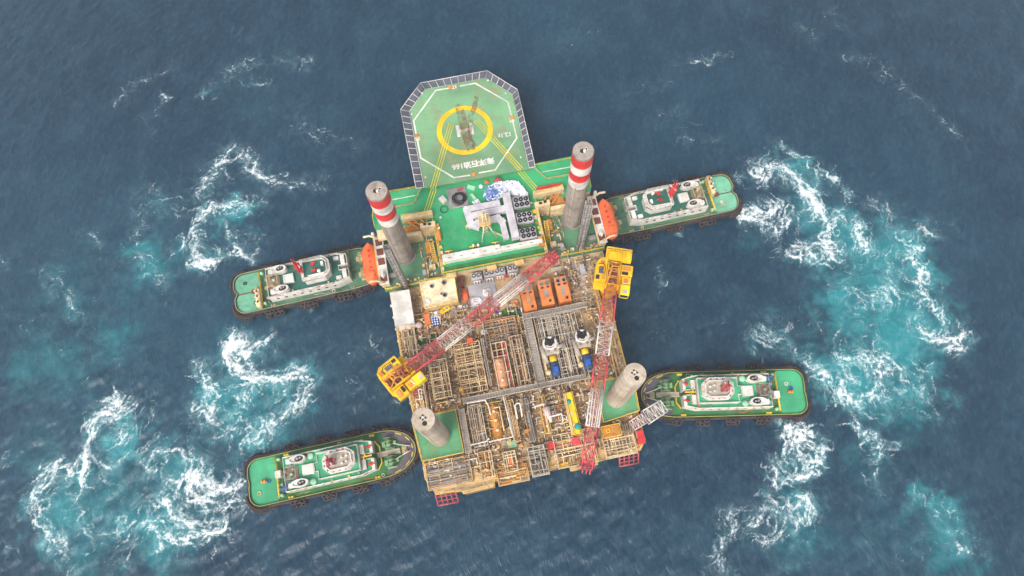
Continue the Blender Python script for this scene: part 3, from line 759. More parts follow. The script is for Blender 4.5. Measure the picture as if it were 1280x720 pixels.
    # deckhouse
    hx0, hx1, hy, z0, z1 = 9.6, 30.6, 4.05, 2.42, 5.3
    pl = [(hx0, -hy), (27.5, -hy), (hx1, -3.3), (hx1, -.55), (28.2, -.55), (28.2, .55), (hx1, .55), (hx1, 3.3), (27.5, hy), (hx0, hy)]
    g = G(); g.prism(pl, z0, z1); dh = part('deckhouse', g, M_WHITE, root)
    g = G(); g.prism(inset(pl, .22), z1, z1 + .06); part('roof', g, roof, dh)
    g = G(); g.band(pl, inset(pl, .2), z1 + .004, z1 + .55); part('coaming', g, M_WHITE, dh)
    for s in (-1, 1):
        for k in range(8):
            g = G(); g.box(11.2 + k * 2.1, 11.9 + k * 2.1, s * hy - .03, s * hy + .03, 4.0, 4.6); part('porthole', g, M_GLASS, dh)
    # upper house
    ux0, ux1, uy, uz = 17.0, 27.6, 2.95, 7.0
    up = [(ux0, -1.0), (ux0 + .9, -1.0), (ux0 + .9, -uy), (ux1, -uy), (ux1, uy), (ux0 + .9, uy), (ux0 + .9, 1.0), (ux0, 1.0)]
    if B:
        g = G(); g.prism(up, z1 + .06, uz); uh = part('upper_deckhouse', g, M_WHITE, root)
        g = G(); g.prism(inset(up, .18), uz, uz + .05); part('roof', g, roof, uh)
        g = G(); g.band(up, inset(up, .16), uz + .004, uz + .42); part('coaming', g, M_WHITE, uh)
        g = G(); g.rail([(ux0 + .9, -uy), (ux1, -uy), (ux1, uy), (ux0 + .9, uy)], uz + .4, .8); part('railing', g, M_PALE, uh)
        oc = [(20.0, -1.1), (21.2, -2.35), (25.4, -2.35), (26.8, -1.2), (26.8, 1.2), (25.4, 2.35), (21.2, 2.35), (20.0, 1.1)]
        zb, zt = uz + .05, 9.4
    else:
        uz = z1 + .06
        oc = [(19.6, -2.6), (25.0, -2.6), (26.3, -1.4), (26.3, 1.4), (25.0, 2.6), (19.6, 2.6)]
        zb, zt = uz, 8.6
    # wheelhouse: sloping windows, white rim, dark roof inside the rim
    g = G(); g.prism(oc, zb, zt - .9); wh = part('wheelhouse', g, M_WHITE, root)
    o2 = inset(oc, -.30)
    g = G(); n = len(oc)
    vs = [(x, y, zt - .9) for x, y in inset(oc, .02)] + [(x, y, zt) for x, y in inset(oc, -.22)]
    g.add(vs, [(i, (i + 1) % n, n + (i + 1) % n, n + i) for i in range(n)]); part('window_band', g, M_GLASS, wh)
    g = G(); g.prism(o2, zt + .003, zt + .12); part('wheelhouse_roof', g, M_WHITE, wh)
    rin = inset(oc, .62)
    g = G(); g.prism(rin, zt + .123, zt + .17); part('roof_panel', g, M_GREYL if B else roof, wh)
    g = G(); g.band(inset(oc, .42), inset(oc, .60), zt + .124, zt + .75); part('roof_coaming', g, M_PALE, wh)
    g = G(); g.rail(inset(oc, -.2), zt + .12, .9, 1.2, .04, True); part('railing', g, M_PALE, wh)
    g = G()
    for i in range(n):
        p, q = Vector(oc[i]), Vector(oc[(i + 1) % n])
        k = max(1, int((q - p).length / 1.1))
        for j in range(k):
            c = p.lerp(q, (j + .5) / k) * 1.0
            g = G(); g.obox((c.x, c.y, zt + .15), (.34, .34, .08), math.atan2(q.y - p.y, q.x - p.x)); part('roof_fitting', g, M_PINKRED if B else M_GREY, wh)
    # mast and fire monitors
    g = G()
    if B:
        g.lattice((22.0, 0, zt + .17), (21.8, 0, zt + 4.2), 1.4, .5, 1.4, .5, 5, .09, .06, (0, 1, 0))
        g.cyl((21.8, 0, zt + 4.2), (21.8, 0, zt + 5.6), .09, n=6)
        g.cyl((21.8, -1.2, zt + 3.6), (21.8, 1.2, zt + 3.6), .1, n=6); g.cyl((21.8, -1.0, zt + 4.0), (21.8, 1.0, zt + 4.0), .1, n=6)
        g.box(21.1, 22.7, -.7, .7, zt + 2.5, zt + 2.62)
    else:
        for s in (-1, 1):
            g.cyl((19.0, s * .95, uz), (19.3, s * .28, 15.0), .2, .14, 8)
            g.cyl((20.2, s * .95, uz), (19.5, s * .28, 15.0), .16, .1, 8)
        for k in range(7):
            t = k / 7; z = uz + (15 - uz) * t; w = .95 - .67 * t
            g.cyl((19.1, -w, z), (19.1, w, z), .1, n=6); g.cyl((19.1, -w, z), (19.15, w * .9, z + 1.1), .08, n=6)
            g.obox((19.5, 0, z), (.9, 2 * w, .12))
        g.box(18.7, 20.1, -.8, .8, 12.2, 12.35); g.cyl((19.4, 0, 15), (19.4, 0, 17.2), .1, n=6)
        g.cyl((19.4, -1.4, 14.4), (19.4, 1.4, 14.4), .12, n=6); g.cyl((19.4, -1.1, 12.8), (19.4, 1.1, 12.8), .12, n=6)
    ms = part('mast', g, M_PINKRED if B else M_RED, root)
    g = G(); g.obox((21.9 if B else 19.8, 0, zt + 3.1 if B else 13.4), (.22, 2.3, .2), .5); part('radar_bar', g, M_PALE, ms)
    for s in (-1, 1):
        g = G()
        if B:
            x, y, z = 29.8, s * 2.0, z1 + .06
        else:
            x, y, z = 22.6, s * .9, zt + .17
        g.cyl((x, y, z), (x, y, z + .9), .28, n=10); g.cyl((x - .3, y, z + 1.0), (x + 1.1, y + .1 * s, z + 1.5), .2, .13, 8); g.box(x - .45, x + .45, y - .35, y + .35, z + .75, z + 1.1)
        part('fire_monitor', g, M_RED, root)
    if B:
        for q in ((24.3, .5), (25.2, -.5), (24.2, -.8), (25.4, .7)):
            g = G()
            g.cyl((q[0], q[1], zt + .17), (q[0], q[1], zt + .6), .22, n=10); g.ball((q[0], q[1], zt + .7), .3, 10, 6)
            part('aerial_dome', g, M_PALE, wh)
    else:
        g = G()
        g.cyl((24.0, -1.3, zt + .17), (24.0, -1.3, zt + .9), .3, n=10); g.ball((24.0, -1.3, zt + 1.1), .5, 12, 6); part('aerial_dome', g, M_PALE, wh)
        g = G(); g.box(21.0, 25.2, -2.05, -1.75, zt + .17, zt + .8); part('roof_locker', g, M_PALE, wh)
        g = G(); g.box(24.6, 25.2, .2, 1.2, zt + .17, zt + .9); part('roof_locker', g, M_PALE, wh)
    # white bulkheads ahead of the house
    for s in (-1, 1):
        g = G()
        if B:
            g.bbox(27.75, 28.75, min(s * .65, s * 2.9), max(s * .65, s * 2.9), z1 + .06, 6.3, .08)
            part('locker', g, M_WHITE, root)
            g = G(); g.bbox(30.0, 30.75, min(s * .8, s * 3.25), max(s * .8, s * 3.25), z1 + .55, 6.2, .08); part('locker', g, M_PALE, root)
        else:
            g.bbox(29.0, 30.1, min(s * .7, s * 3.2), max(s * .7, s * 3.2), z1 + .06, 6.4, .08); part('locker', g, M_WHITE, root)
            g = G(); g.bbox(27.2, 28.6, min(s * 2.2, s * 3.2), max(s * 2.2, s * 3.2), z1 + .06, 6.1, .08); part('locker', g, M_PALE, root)
    # funnels: white ovals with a dark hollow top
    for s in (-1, 1):
        g = G(); c = (13.4, s * 2.75)
        el = [(c[0] + 1.9 * math.cos(t) * (1.15 if math.cos(t) < 0 else 1), c[1] + .95 * math.sin(t)) for t in [2 * math.pi * i / 24 for i in range(24)]]
        g.prism(el, z1 + .06, 7.0)
        g.band(el, [(c[0] + (x - c[0]) * .78, c[1] + (y - c[1]) * .72) for x, y in el], 7.0, 7.35)
        fn = part('funnel', g, M_WHITE, root)
        g = G()
        el2 = [(c[0] + .35 + (x - c[0]) * .46, c[1] + (y - c[1]) * .62) for x, y in el]
        g.prism(el2, 7.003, 7.25); part('funnel_top', g, M_FAN, fn)
        g = G(); g.cyl((c[0] + .1, c[1], 7.2), (c[0] + .1, c[1], 7.9), .28, n=10); g.cyl((c[0] + .75, c[1] + .1, 7.2), (c[0] + .75, c[1] + .1, 7.8), .22, n=10); part('exhaust_pipe', g, M_STEEL, fn)
        g = G(); g.bbox(10.4, 11.9, s * 2.75 - .65, s * 2.75 + .65, z1 + .06, 6.5, .2); part('engine_vent', g, M_WHITE, root)
        if B:
            g = G(); g.cyl((16.1, s * 3.0, z1 + .06), (16.1, s * 3.0, z1 + .5), .8, n=18); g.ball((16.1, s * 3.0, z1 + .5), .8, 18, 6, (1, 1, .45)); part('life_raft', g, M_RAFT, root)
    g = G(); g.bbox(13.9, 16.6, -1.2, 1.3, z1 + .06, z1 + .85, .1); part('hatch', g, M_PALE, root)
    # machinery well behind the funnels
    g = G()
    g.box(9.8, 12.9, -1.5, 1.5, z1 + .062, z1 + .2); part('machinery_pit', g, M_GREYDK, root)
    for k in range(10):
        g = G()
        x, y = rnd.uniform(8.0, 12.4), rnd.uniform(-3, 3.2)
        if x < 9.4: zz = 2.45
        else: zz = z1 + .07
        if rnd.random() < .5: g.bbox(x - .4, x + .4, y - .35, y + .35, zz, zz + rnd.uniform(.5, 1.1), .06)
        else: g.cyl((x, y, zz), (x, y, zz + rnd.uniform(.6, 1.2)), .32, n=10)
        part('machinery', g, M_STEEL if B else M_WINCHT, root)
    g = G()
    g.tube([(10.2, -1.4, z1 + .1), (10.2, -1.4, 7.2), (10.2, 1.4, 7.2), (10.2, 1.4, z1 + .1)], .12); g.tube([(12.6, -1.4, z1 + .1), (12.6, -1.4, 7.0), (12.6, 1.4, 7.0), (12.6, 1.4, z1 + .1)], .12)
    g.tube([(10.2, 1.4, 7.2), (12.6, 1.4, 7.0)], .1); g.tube([(10.2, -1.4, 7.2), (12.6, -1.4, 7.0)], .1)
    part('lifting_frame', g, M_STEEL if B else M_WINCHT, root)
    # after end of the house: bar across the deck, rails, posts
    g = G()
    for k in range(9):
        y = -4.6 + k * 1.15
        g.cyl((7.15, y, 2.45), (7.15, y, 3.6), .11, n=6)
    g.cyl((7.15, -4.7, 3.6), (7.15, 4.7, 3.6), .13, n=6); g.cyl((7.15, -4.7, 3.0), (7.15, 4.7, 3.0), .09, n=6)
    part('deck_rail', g, M_RAILY, root)
    if B:
        g = G(); g.bbox(6.9, 8.3, -.1, 1.6, 2.45, 4.2, .1); part('control_box', g, M_PALE, root)
        g = G(); g.cyl((9.2, -3.1, 2.45), (9.2, -3.1, 5.6), .42, n=12); g.obox((9.9, -3.0, 5.9), (3.0, .55, .6), .12, .05); g.obox((10.9, -2.5, 6.2), (2.2, .4, .4), -.5); g.bbox(8.6, 9.8, -3.7, -2.5, 4.6, 5.6); part('deck_crane', g, M_CRANEBL, root)
        g = G(); g.bbox(3.0, 4.4, -.35, .35, 2.47, 2.95, .1); g.cyl((3.4, 0, 2.9), (3.4, 0, 3.4), .2, n=8); g.cyl((4.1, 0, 2.9), (4.1, 0, 3.4), .2, n=8); part('towing_hook', g, M_ORTAN, root)
    else:
        g = G()
        g.bbox(6.0, 7.0, -5.2, .3, 2.6, 4.7, .15); g.cyl((6.5, -5.0, 4.4), (6.5, .2, 4.4), .62, n=14)
        for y in (-4.2, -2.5, -.8): g.box(5.8, 7.2, y - .15, y + .15, 4.2, 5.15)
        ga = part('towing_gantry', g, M_CREAM, root)
        g = G()
        for y in (-4.0, -2.4, -1.0): g.box(6.35, 6.75, y - .28, y + .28, 5.0, 5.25)
        part('roller', g, M_MAROON, ga)
        g = G(); g.line([(0.9, 0), (5.8, 0)], .22, 2.47, 2.60); g.bbox(4.6, 5.9, -.5, .5, 2.48, 3.1, .1); part('towing_hook', g, M_MAROON, root)
    for s in (-1, 1):
        g = G(); g.cyl((7.9, s * 4.2, 2.45), (7.9, s * 4.2, 3.5), .4, n=12); g.ball((7.9, s * 4.2, 3.5), .45, 12, 6); part('vent_head', g, M_RAFT, root)
        g = G()
        for x in (9.3, 30.0): 
            g.cyl((x, s * 5.0, 2.42), (x, s * 5.0, 3.1), .2, n=8); g.cyl((x + .7, s * 5.0, 2.42), (x + .7, s * 5.0, 3.1), .2, n=8); g.box(x - .3, x + 1, s * 5.0 - .25, s * 5.0 + .25, 2.43, 2.6)
        part('bollard', g, M_RAILY if B else M_WINCHT, root)
        # winches on the foredeck
        g = G(); zc = 3.55
        g.cyl((34.2, s * 2.2 - 1.2, zc), (34.2, s * 2.2 + 1.2, zc), .62, n=16)
        for y in (-1.25, -.35, .5, 1.25): g.cyl((34.2, s * 2.2 + y - .06, zc), (34.2, s * 2.2 + y + .06, zc), 1.05, n=18)
        wd = part('winch', g, M_WINCH if B else M_WINCHT, root)
        g = G(); g.bbox(33.0, 35.4, s * 2.2 - 1.5, s * 2.2 + 1.5, 2.42, 2.75, .05); g.bbox(32.6, 33.5, s * 2.2 - .7, s * 2.2 + .6, 2.75, 3.7, .1); g.bbox(35.2, 36.0, s * 2.2 - .3, s * 2.2 + .4, 2.75, 3.5, .1); part('winch_base', g, M_WINCH if B else M_WINCHT, wd)
        g = G(); g.tube([(35, s * 2.0, 3.4), (37, s * 1.2, 3.2), (39.2, s * .5, 3.2)], .12); part('tow_line', g, M_PALE, wd)
        g = G(); g.rail([(hx0 + .2, s * (hy - .1)), (27.4, s * (hy - .1)), (hx1, s * 3.2)], z1 + .55, .7, 1.6, .04); part('railing', g, M_PALE, dh)
    g = G(); g.box(31.0, 36.6, -.55, .55, 2.42, 2.95); g.rail([(31, -.5), (36.6, -.5)], 2.95, .8); g.rail([(31, .5), (36.6, .5)], 2.95, .8); part('catwalk', g, M_GREYL if B else side, root)
    g = G()
    for k in range(4): g.cyl((37.4 + .3 * k, (-1) ** k * .6, 2.42), (37.4 + .3 * k, (-1) ** k * .6, 3.3), .2, n=8)
    g.bbox(37.0, 38.2, -.8, .8, 2.43, 2.9, .08); part('fairlead', g, M_WINCHT, root)
    if B:
        g = G(); g.obox((29.0, 0, 5.9), (2.6, .35, .25)); g.cyl((29.0, 0, 2.5), (29.0, 0, 6.6), .22, n=8); g.obox((28.7, .1, 6.6), (1.6, .2, .2), 1.2); part('foremast', g, M_RAILY, root)
        g = G()
        for s in (-1, 1): g.line([(30.9, s * 3.4), (31.9, s * 1.9), (31.9, s * .7)], .2, 2.44, 3.3)
        part('spray_rail', g, M_RAILY, root)
    # loose gear: coiled ropes, hoses, boxes, all a little different on each tug
    zr = z1 + .062
    for k in range(5):
        x, y = rnd.uniform(8, 36), rnd.choice((-1, 1)) * 4.75
        if k < 2: x, y = rnd.uniform(2, 5.6), rnd.uniform(-3.8, 3.8)
        g = G()
        for q in range(3): g.torus((x, y, 2.5 + .1 * q), rnd.uniform(.28, .46), .06, n=16, m=5)
        part('rope_coil', g, rnd.choice((M_CREAM, M_PALE, M_BLACK, M_DRUM)), root)
    for k in range(4):
        x, y = rnd.uniform(9, 27), rnd.choice((-1, 1)) * rnd.uniform(4.4, 5.1); g = G(); p = [(x, y, 2.5)]
        for q in range(6): p.append((p[-1][0] + rnd.uniform(.3, 1.0), min(5.2, max(4.3, abs(p[-1][1]) + rnd.uniform(-.4, .4))) * (1 if y > 0 else -1), 2.5))
        g.tube(p, .06, 5); part('hose', g, rnd.choice((M_ORTAN, M_PALE, M_RED, M_FAN)), root)
    for k in range(16):
        x, y = rnd.uniform(8.0, 12.5), rnd.uniform(-4.6, 4.6); zz = 2.44 if x < 9.4 or abs(y) > 4.2 else zr
        if k > 8: x, y, zz = rnd.uniform(14, 28), rnd.choice((-1, 1)) * rnd.uniform(3.15, 3.7), zr
        w, d = rnd.uniform(.2, .6), rnd.uniform(.2, .5); g = G(); g.obox((x, y, zz + .3), (w, d, .6), rnd.choice((0, 0, .6))); g.obox((x, y, zz + .63), (w * 1.1, d * 1.1, .06), 0)
        part('deck_box', g, rnd.choice((M_PALE, M_CREAM, M_STEEL, M_RAILY, M_ORTAN, M_RAFT, M_PINKRED)), root)
    for k in range(9):
        x = 12 + k * 2.0
        for s in (-1, 1):
            g = G(); g.box(x, x + rnd.uniform(.3, .9), s * 3.95 - .14, s * 3.95 + .14, z1 + .56, z1 + rnd.uniform(.62, .8)); part('coaming_fitting', g, rnd.choice((M_PALE, M_ORTAN, M_STEEL, M_PINKRED)), dh)
    return root

def put(root, x, y, deg, label):
    root.location = (x, y, 0); root.rotation_euler = (0, 0, math.radians(deg)); root['label'] = label
specs = (('A', -72.1, 57.9, 11.2, 'teal decked tug with tall red mast pushing beside the left orange lifeboat', 12),
         ('A', 61.4, 82.1, -169.4, 'teal decked tug with tall red mast pushing beside the right orange lifeboat', 13),
         ('B', -64.4, 10.4, 10.3, 'bright green tug with dark rubber bow touching the lower left corner pad', 11),
         ('B', 70.8, 27.1, 179.2, 'bright green tug under the pale gangway at the lower right leg', 14))
for k_, x_, y_, d_, l_, s_ in specs: put(make_tug(k_, l_, s_), x_, y_, d_, l_)

# ------------------------------------------------------------------ platform hull
ZD, ZU, ZW = 9.0, 14.0, 10.0           # process deck, green upper deck, deck round the forward legs
HULL = [(-27.4, 33), (-26.4, 39.4), (27.0, 39.4), (27.6, 33), (27.4, 8), (26.0, -4), (26.0, -33.0), (24.4, -35.0), (14.2, -35.1), (14.0, -36.2), (8.6, -36.2), (8.4, -35.0),
        (-9.8, -35.2), (-10.1, -36.3), (-17.4, -36.5), (-17.6, -35.6), (-23.3, -35.5), (-25.3, -31.6), (-25.2, -22), (-26.4, -10), (-26.9, 10)]
def deck_spots(g, rnd, k, u0, u1, v0, v1, z): pass
hull = thing('production_platform', 'tan and green square production platform standing on four legs between the tugs', 'oil platform', 0, 0, 0)
g = G(); g.prism(HULL, -1.5, ZD - .5); part('hull', g, M_HULLG, hull)
g = G(); g.prism(inset(HULL[::-1], -.12), ZD - .5, ZD - .12); part('gunwale', g, M_TANRUST, hull)
g = G(); g.prism(inset(HULL[::-1], .1), ZD - .12, ZD); deck = part('process_deck', g, M_TAN, hull)
g = G(); g.band([(-24.9, -28.2), (-22.6, -34.9), (25.0, -34.2), (25.4, -28.0)], [(-23.6, -28.2), (-21.8, -33.4), (24.0, -32.8), (24.2, -28.0)], ZD + .004, ZD + .18); part('edge_walkway', g, M_TANRUST, hull)
for u0, u1, v0, v1 in ((-16.8, 12, -34.6, -31.2), (-24.6, -13.6, -22.0, -20.6), (-25.4, -22.8, -19, 13.5), (23.2, 25.8, -12, 10)):
    g = G(); g.box(u0, u1, v0, v1, ZD + .02, ZD + .12); part('deck_plate', g, M_TANRUST, hull)
edge = [(-26.5, 12), (-25.9, -10), (-24.8, -31.2), (-22.9, -35.1), (-17.4, -36.1), (-10.1, -35.9), (-9.6, -34.8), (8.4, -34.6), (13.8, -35.8), (24.2, -34.6), (25.7, -32.8), (25.7, -4), (27.0, 8)]
g = G(); g.rail(edge, ZD, 1.1, 1.5, .06); part('railing', g, M_RAILY, hull)
# rubber brackets along the left side
for k in range(14):
    g = G(); v = 11.0 - k * 3.1; u = -26.9 + (11 - v) * .047
    g.box(u - .5, u + .3, v - .25, v + .25, ZD - .9, ZD - .2); part('side_bracket', g, M_PALE, hull)
# green pads carrying the after legs
def pad(pl, label):
    g = G(); g.prism(pl, ZD, ZW + .35); p = part('leg_pad', g, M_TANRUST, hull, label)
    g = G(); g.prism(inset(pl if sum(pl[i][0] * pl[(i + 1) % len(pl)][1] - pl[(i + 1) % len(pl)][0] * pl[i][1] for i in range(len(pl))) > 0 else pl[::-1], .25), ZW + .35, ZW + .39); part('pad_top', g, M_PADGREEN, p)
    g = G(); g.rail(pl, ZW + .35, 1.1, 1.6, .06, True); part('railing', g, M_RAILY, p)
pad(poly([(515, 525), (570, 512.5), (580.5, 566), (528, 577)], ZW), None)
pad(poly([(744, 478), (790, 470), (798.5, 514), (754, 529)], ZW), None)
# red boarding frames hung over the after side
for a in (((546, 617), (570, 613.5), (573.5, 627), (548, 632)), ((772, 572), (795, 566.5), (798, 578.5), (774.5, 583))):
    z = 3.0
    q = [uv(x, y, z) for x, y in a]
    bf = G()
    top = [(q[0][0], q[0][1], 6.5), (q[1][0], q[1][1], 6.5)]; bot = [(q[2][0], q[2][1], z), (q[3][0], q[3][1], z)]
    bf.tube([top[0], bot[1]], .22); bf.tube([top[1], bot[0]], .22); bf.tube([top[0], top[1]], .22); bf.tube([bot[0], bot[1]], .22)
    for k in range(1, 4):
        t = k / 4
        p0 = [top[0][i] + (top[1][i] - top[0][i]) * t for i in range(3)]; p1 = [bot[1][i] + (bot[0][i] - bot[1][i]) * t for i in range(3)]
        bf.tube([p0, p1], .17)
    for t in (.33, .66):
        p0 = [top[0][i] + (bot[1][i] - top[0][i]) * t for i in range(3)]; p1 = [top[1][i] + (bot[0][i] - top[1][i]) * t for i in range(3)]
        bf.tube([p0, p1], .14)
    part('boarding_frame', bf, M_PINKRED, hull)

# ------------------------------------------------------------------ accommodation block
acc = thing('accommodation_block', 'green roofed accommodation block across the top end of the platform', 'accommodation block', 0, 27, ZD)
BL = [(-13.3, 14.6), (13.3, 14.6), (13.3, 29.4), (27.5, 29.4), (28.0, 33), (26.6, 40.0), (-26.6, 39.2), (-27.9, 33), (-27.5, 29.4), (-13.3, 29.4)]
g = G(); g.prism(inset(BL, .15), ZD, ZU - .3); part('wall', g, M_CREAM, acc)
g = G(); g.prism(BL, ZU - .3, ZU); rf = part('roof_deck', g, M_GREEN, acc)
for s in (-1, 1):
    wl = [(s * 13.3, 14.6), (s * 28.0, 14.6), (s * 27.6, 29.4), (s * 13.3, 29.4)]
    g = G(); g.prism(wl, ZD + .002, ZW); w = part('leg_well_deck', g, M_GREEN_DK, acc)
    g = G(); g.rail([(s * 13.6, 14.8), (s * 27.8, 14.8), (s * 27.4, 29.2)], ZW, 1.1, 1.5, .07); part('railing', g, M_RAILY, w)
    g = G(); g.ring(((-21.8, 23.1) if s < 0 else (21.6, 24.1)), 2.42, 2.75, ZW + .004, ZW + .25, 32); part('leg_collar', g, M_STEEL, w)
    # stairs and cabinets inside the well
    for (uu, vv, du, dv, h, m) in ((15.0, 22.0, 1.2, 2.8, 1.6, M_ORTAN), (14.6, 17.6, 1.6, 1.3, 1.2, M_CREAM), (17.0, 16.6, 1.0, 1.4, 1.0, M_GREY), (24.4, 17.4, 2.0, 1.2, 1.2, M_STEEL)):
        g = G(); g.bbox(min(s * uu, s * (uu + du)), max(s * uu, s * (uu + du)), vv, vv + dv, ZW, ZW + h, .08); part('locker', g, m, w)
g = G(); g.rail([(-13.1, 14.7), (13.1, 14.7)], ZU, 1.1, 1.4, .07); part('railing', g, M_RAILY, acc)
for s in (-1, 1):
    g = G(); g.rail([(s * 13.15, 14.8), (s * 13.15, 29.2)], ZU, 1.1, 1.4, .07); part('railing', g, M_RAILY, acc)
    g = G(); g.rail([(s * 27.6, 30), (s * 27.8, 33), (s * 26.4, 39.2), (s * 14.4, 39.0)], ZU, 1.0, 1.8, .05); part('railing', g, M_RAILY, acc)
    g = G(); g.rail([(s * 14.4, 38.8), (s * 17, 34.6), (s * 25.2, 34.4)], ZU, 1.1, 1.4, .07); part('railing', g, M_TANRUST, acc)
    g = G(); g.line([(s * 16.5, 37.0), (s * 26, 37.0)], .22, ZU + .002, ZU + .012); part('white_line', g, M_WHITE, rf)
# olive strip along the after edge and yellow landing boxes
g = G(); g.box(-13.0, 13.0, 14.75, 16.4, ZU + .002, ZU + .02); part('edge_strip', g, M_TUGB_SIDE, rf)
for u in (-12.2, -2.2, 4.6):
    g = G(); g.bbox(u, u + 2.4, 13.4, 14.5, ZU - 1, ZU + .4, .08); part('access_box', g, M_TANRUST, acc)
# yellow escape routes painted on the deck
def lane(pts_px, z, parent):
    for off in (-1.0, 0, 1.0):
        q = [Vector(uv(x, y, z)) for x, y in pts_px]
        o = []
        for i, p in enumerate(q):
            d = (q[min(i + 1, len(q) - 1)] - q[max(i - 1, 0)]).normalized()
            o.append((p.x - d.y * off * .62, p.y + d.x * off * .62))
        gg = G(); gg.line(o, .2, z + .002, z + .012); part('yellow_line', gg, M_LINEY, parent)
lane([(542.5, 236), (528, 281)], ZU, rf)
lane([(650, 214), (679, 247)], ZU, rf)

# ------------------------------------------------------------------ helideck
ZH = 15.3
hd = thing('helideck', 'octagonal green helideck with yellow circle and white letter H above the sea', 'helideck', 0, 52, ZD)
DK = [(-13.6, 37.9), (13.2, 37.9), (13.4, 60.5), (7.4, 67.0), (-9.0, 66.8), (-14.0, 61.0)]
g = G(); g.prism(DK, ZH - .5, ZH); sl = part('deck', g, M_HELI, hd)
HP = lambda pts: [uv(x, y, ZH) for x, y in pts]
ln = [[(575, 107.5), (594, 104), (635, 127.5), (646, 172.5), (619, 212.5), (599, 216)], [(587.5, 219), (567.5, 222), (526, 197.5), (517, 151), (544.5, 113), (562.5, 110)]]
for l in ln:
    g = G(); g.line(HP(l), .36, ZH + .002, ZH + .014); part('boundary_line', g, M_PALE, sl)
cc = uv(581, 162.5, ZH)
g = G(); g.ring(cc, 6.0, 7.3, ZH + .020, ZH + .026, 72); part('yellow_circle', g, M_CIRC, sl)
g = G()
for s in (-1, 1): g.box(cc[0] + s * 1.75 - .42, cc[0] + s * 1.75 + .42, cc[1] - 1.75, cc[1] + 1.75, ZH + .030, ZH + .036)
g.box(cc[0] - 1.33, cc[0] + 1.33, cc[1] - .4, cc[1] + .4, ZH + .030, ZH + .036)
part('letter_h', g, M_WHITE, sl)
lane_px = ([(564, 155), (541, 236)], [(595, 150), (651, 212)])
for lp in lane_px:
    for off in (-1, 0, 1):
        q = [Vector(uv(x, y, ZH)) for x, y in lp]; d = (q[1] - q[0]).normalized(); nn = Vector((-d.y, d.x)) * off * .62
        g = G(); g.line([q[0] + nn, q[1] + nn], .2, ZH + .040, ZH + .046); part('yellow_line', g, M_LINEY, sl)
def lettering(body, px, size, rot, mat=M_PALE, sx=1.0):
    c = uv(px[0], px[1], ZH)
    gg = G()
    for k, (dx, dy) in enumerate(((0, 0), (.07, .05), (-.07, -.04), (.04, -.07))):      # stencilled thickly
        t_ = text_geo(body, size, (c[0] + dx, c[1] + dy), rot, ZH + .05 + .002 * k, font_scale=(sx, 1)); gg.add(t_.v, t_.f)
    part('lettering', gg, mat, sl)
lettering('海洋石油166', (591.5, 204.5), 2.0, math.pi)
lettering('12.1t', (631, 168.5), 1.7, math.pi)
lettering('21', (568, 109), 1.5, 0, M_PALE)
lettering('12', (639.5, 150), 1.5, -math.pi / 2, M_PALE)
lettering('12', (522, 173.5), 1.5, math.pi / 2, M_PALE)
for px in ((563, 109.3), (640, 147), (521, 170), (592, 218)):
    c = uv(px[0], px[1], ZH); g = G(); g.bbox(c[0] - .5, c[0] + .5, c[1] - .5, c[1] + .5, ZH + .002, ZH + .3, .08); part('deck_light', g, M_ORTAN, sl)
for (x, y) in ((528, 117), (610, 101), (632, 117), (651, 197), (532, 222), (515, 143)):
    c = uv(x, y, ZH); g = G(); g.cyl((c[0], c[1], ZH), (c[0], c[1], ZH + .3), .22, n=10); part('deck_light', g, M_PALE, sl)
# scuffed brown landing marks
ms_ = bpy.data.materials.new('scuff'); ms_.use_nodes = True
nt = ms_.node_tree; pb = nt.nodes['Principled BSDF']; pb.inputs['Base Color'].default_value = lin((142, 104, 78)); pb.inputs['Roughness'].default_value = .85
po = nd(nt, 'ShaderNodeNewGeometry').outputs['Position']
nt.links.new(math_n(nt, 'MULTIPLY', ramp(nt, noise(nt, po, .5, 7, .72), .34, .78), .60), pb.inputs['Alpha'])
g = G()
g.prism(poly([(568, 130), (577, 129), (584, 150), (592, 176), (594, 187), (583, 190), (576, 165)], ZH), ZH + .056, ZH + .060)
part('scuff_mark', g, ms_, sl)
g = G(); g.prism(poly([(593, 120), (598, 122), (596, 136), (591, 146), (590, 172), (596, 182), (590, 184), (585, 168), (585, 144), (590, 134)], ZH), ZH + .064, ZH + .068)
part('scuff_mark', g, ms_, sl)
# safety net frame round three sides
outer = [(-15.8, 38.2), (-16.4, 61.8), (-10.0, 68.9), (8.2, 69.1), (15.0, 61.6), (14.9, 38.2)]
inner = [(-13.8, 38.2), (-14.2, 61.0), (-9.0, 66.9), (7.4, 67.1), (13.5, 60.6), (13.35, 38.2)]
for i in range(5):
    o0, o1, i0, i1 = (Vector(outer[i]), Vector(outer[i + 1]), Vector(inner[i]), Vector(inner[i + 1]))
    zo, zi = ZH + .15, ZH - .25
    g = G(); g.add([(o0.x, o0.y, zo - .05), (o1.x, o1.y, zo - .05), (i1.x, i1.y, zi - .05), (i0.x, i0.y, zi - .05), (o0.x, o0.y, zo - .09), (o1.x, o1.y, zo - .09), (i1.x, i1.y, zi - .09), (i0.x, i0.y, zi - .09)],
                   [(3, 2, 1, 0), (4, 5, 6, 7), (0, 1, 5, 4), (1, 2, 6, 5), (2, 3, 7, 6), (3, 0, 4, 7)])
    nt_ = part('safety_net', g, M_NET, hd)
    g = G(); g.cyl((o0.x, o0.y, zo), (o1.x, o1.y, zo), .085, n=6); g.cyl((i0.x, i0.y, zi + .05), (i1.x, i1.y, zi + .05), .08, n=6)
    k = max(3, round((o1 - o0).length / 1.95))
    for j in range(k + 1):
        a, b = o0.lerp(o1, j / k), i0.lerp(i1, j / k)
        g.cyl((a.x, a.y, zo), (b.x, b.y, zi + .05), .075, n=6)
    part('net_frame', g, M_PALE, nt_)
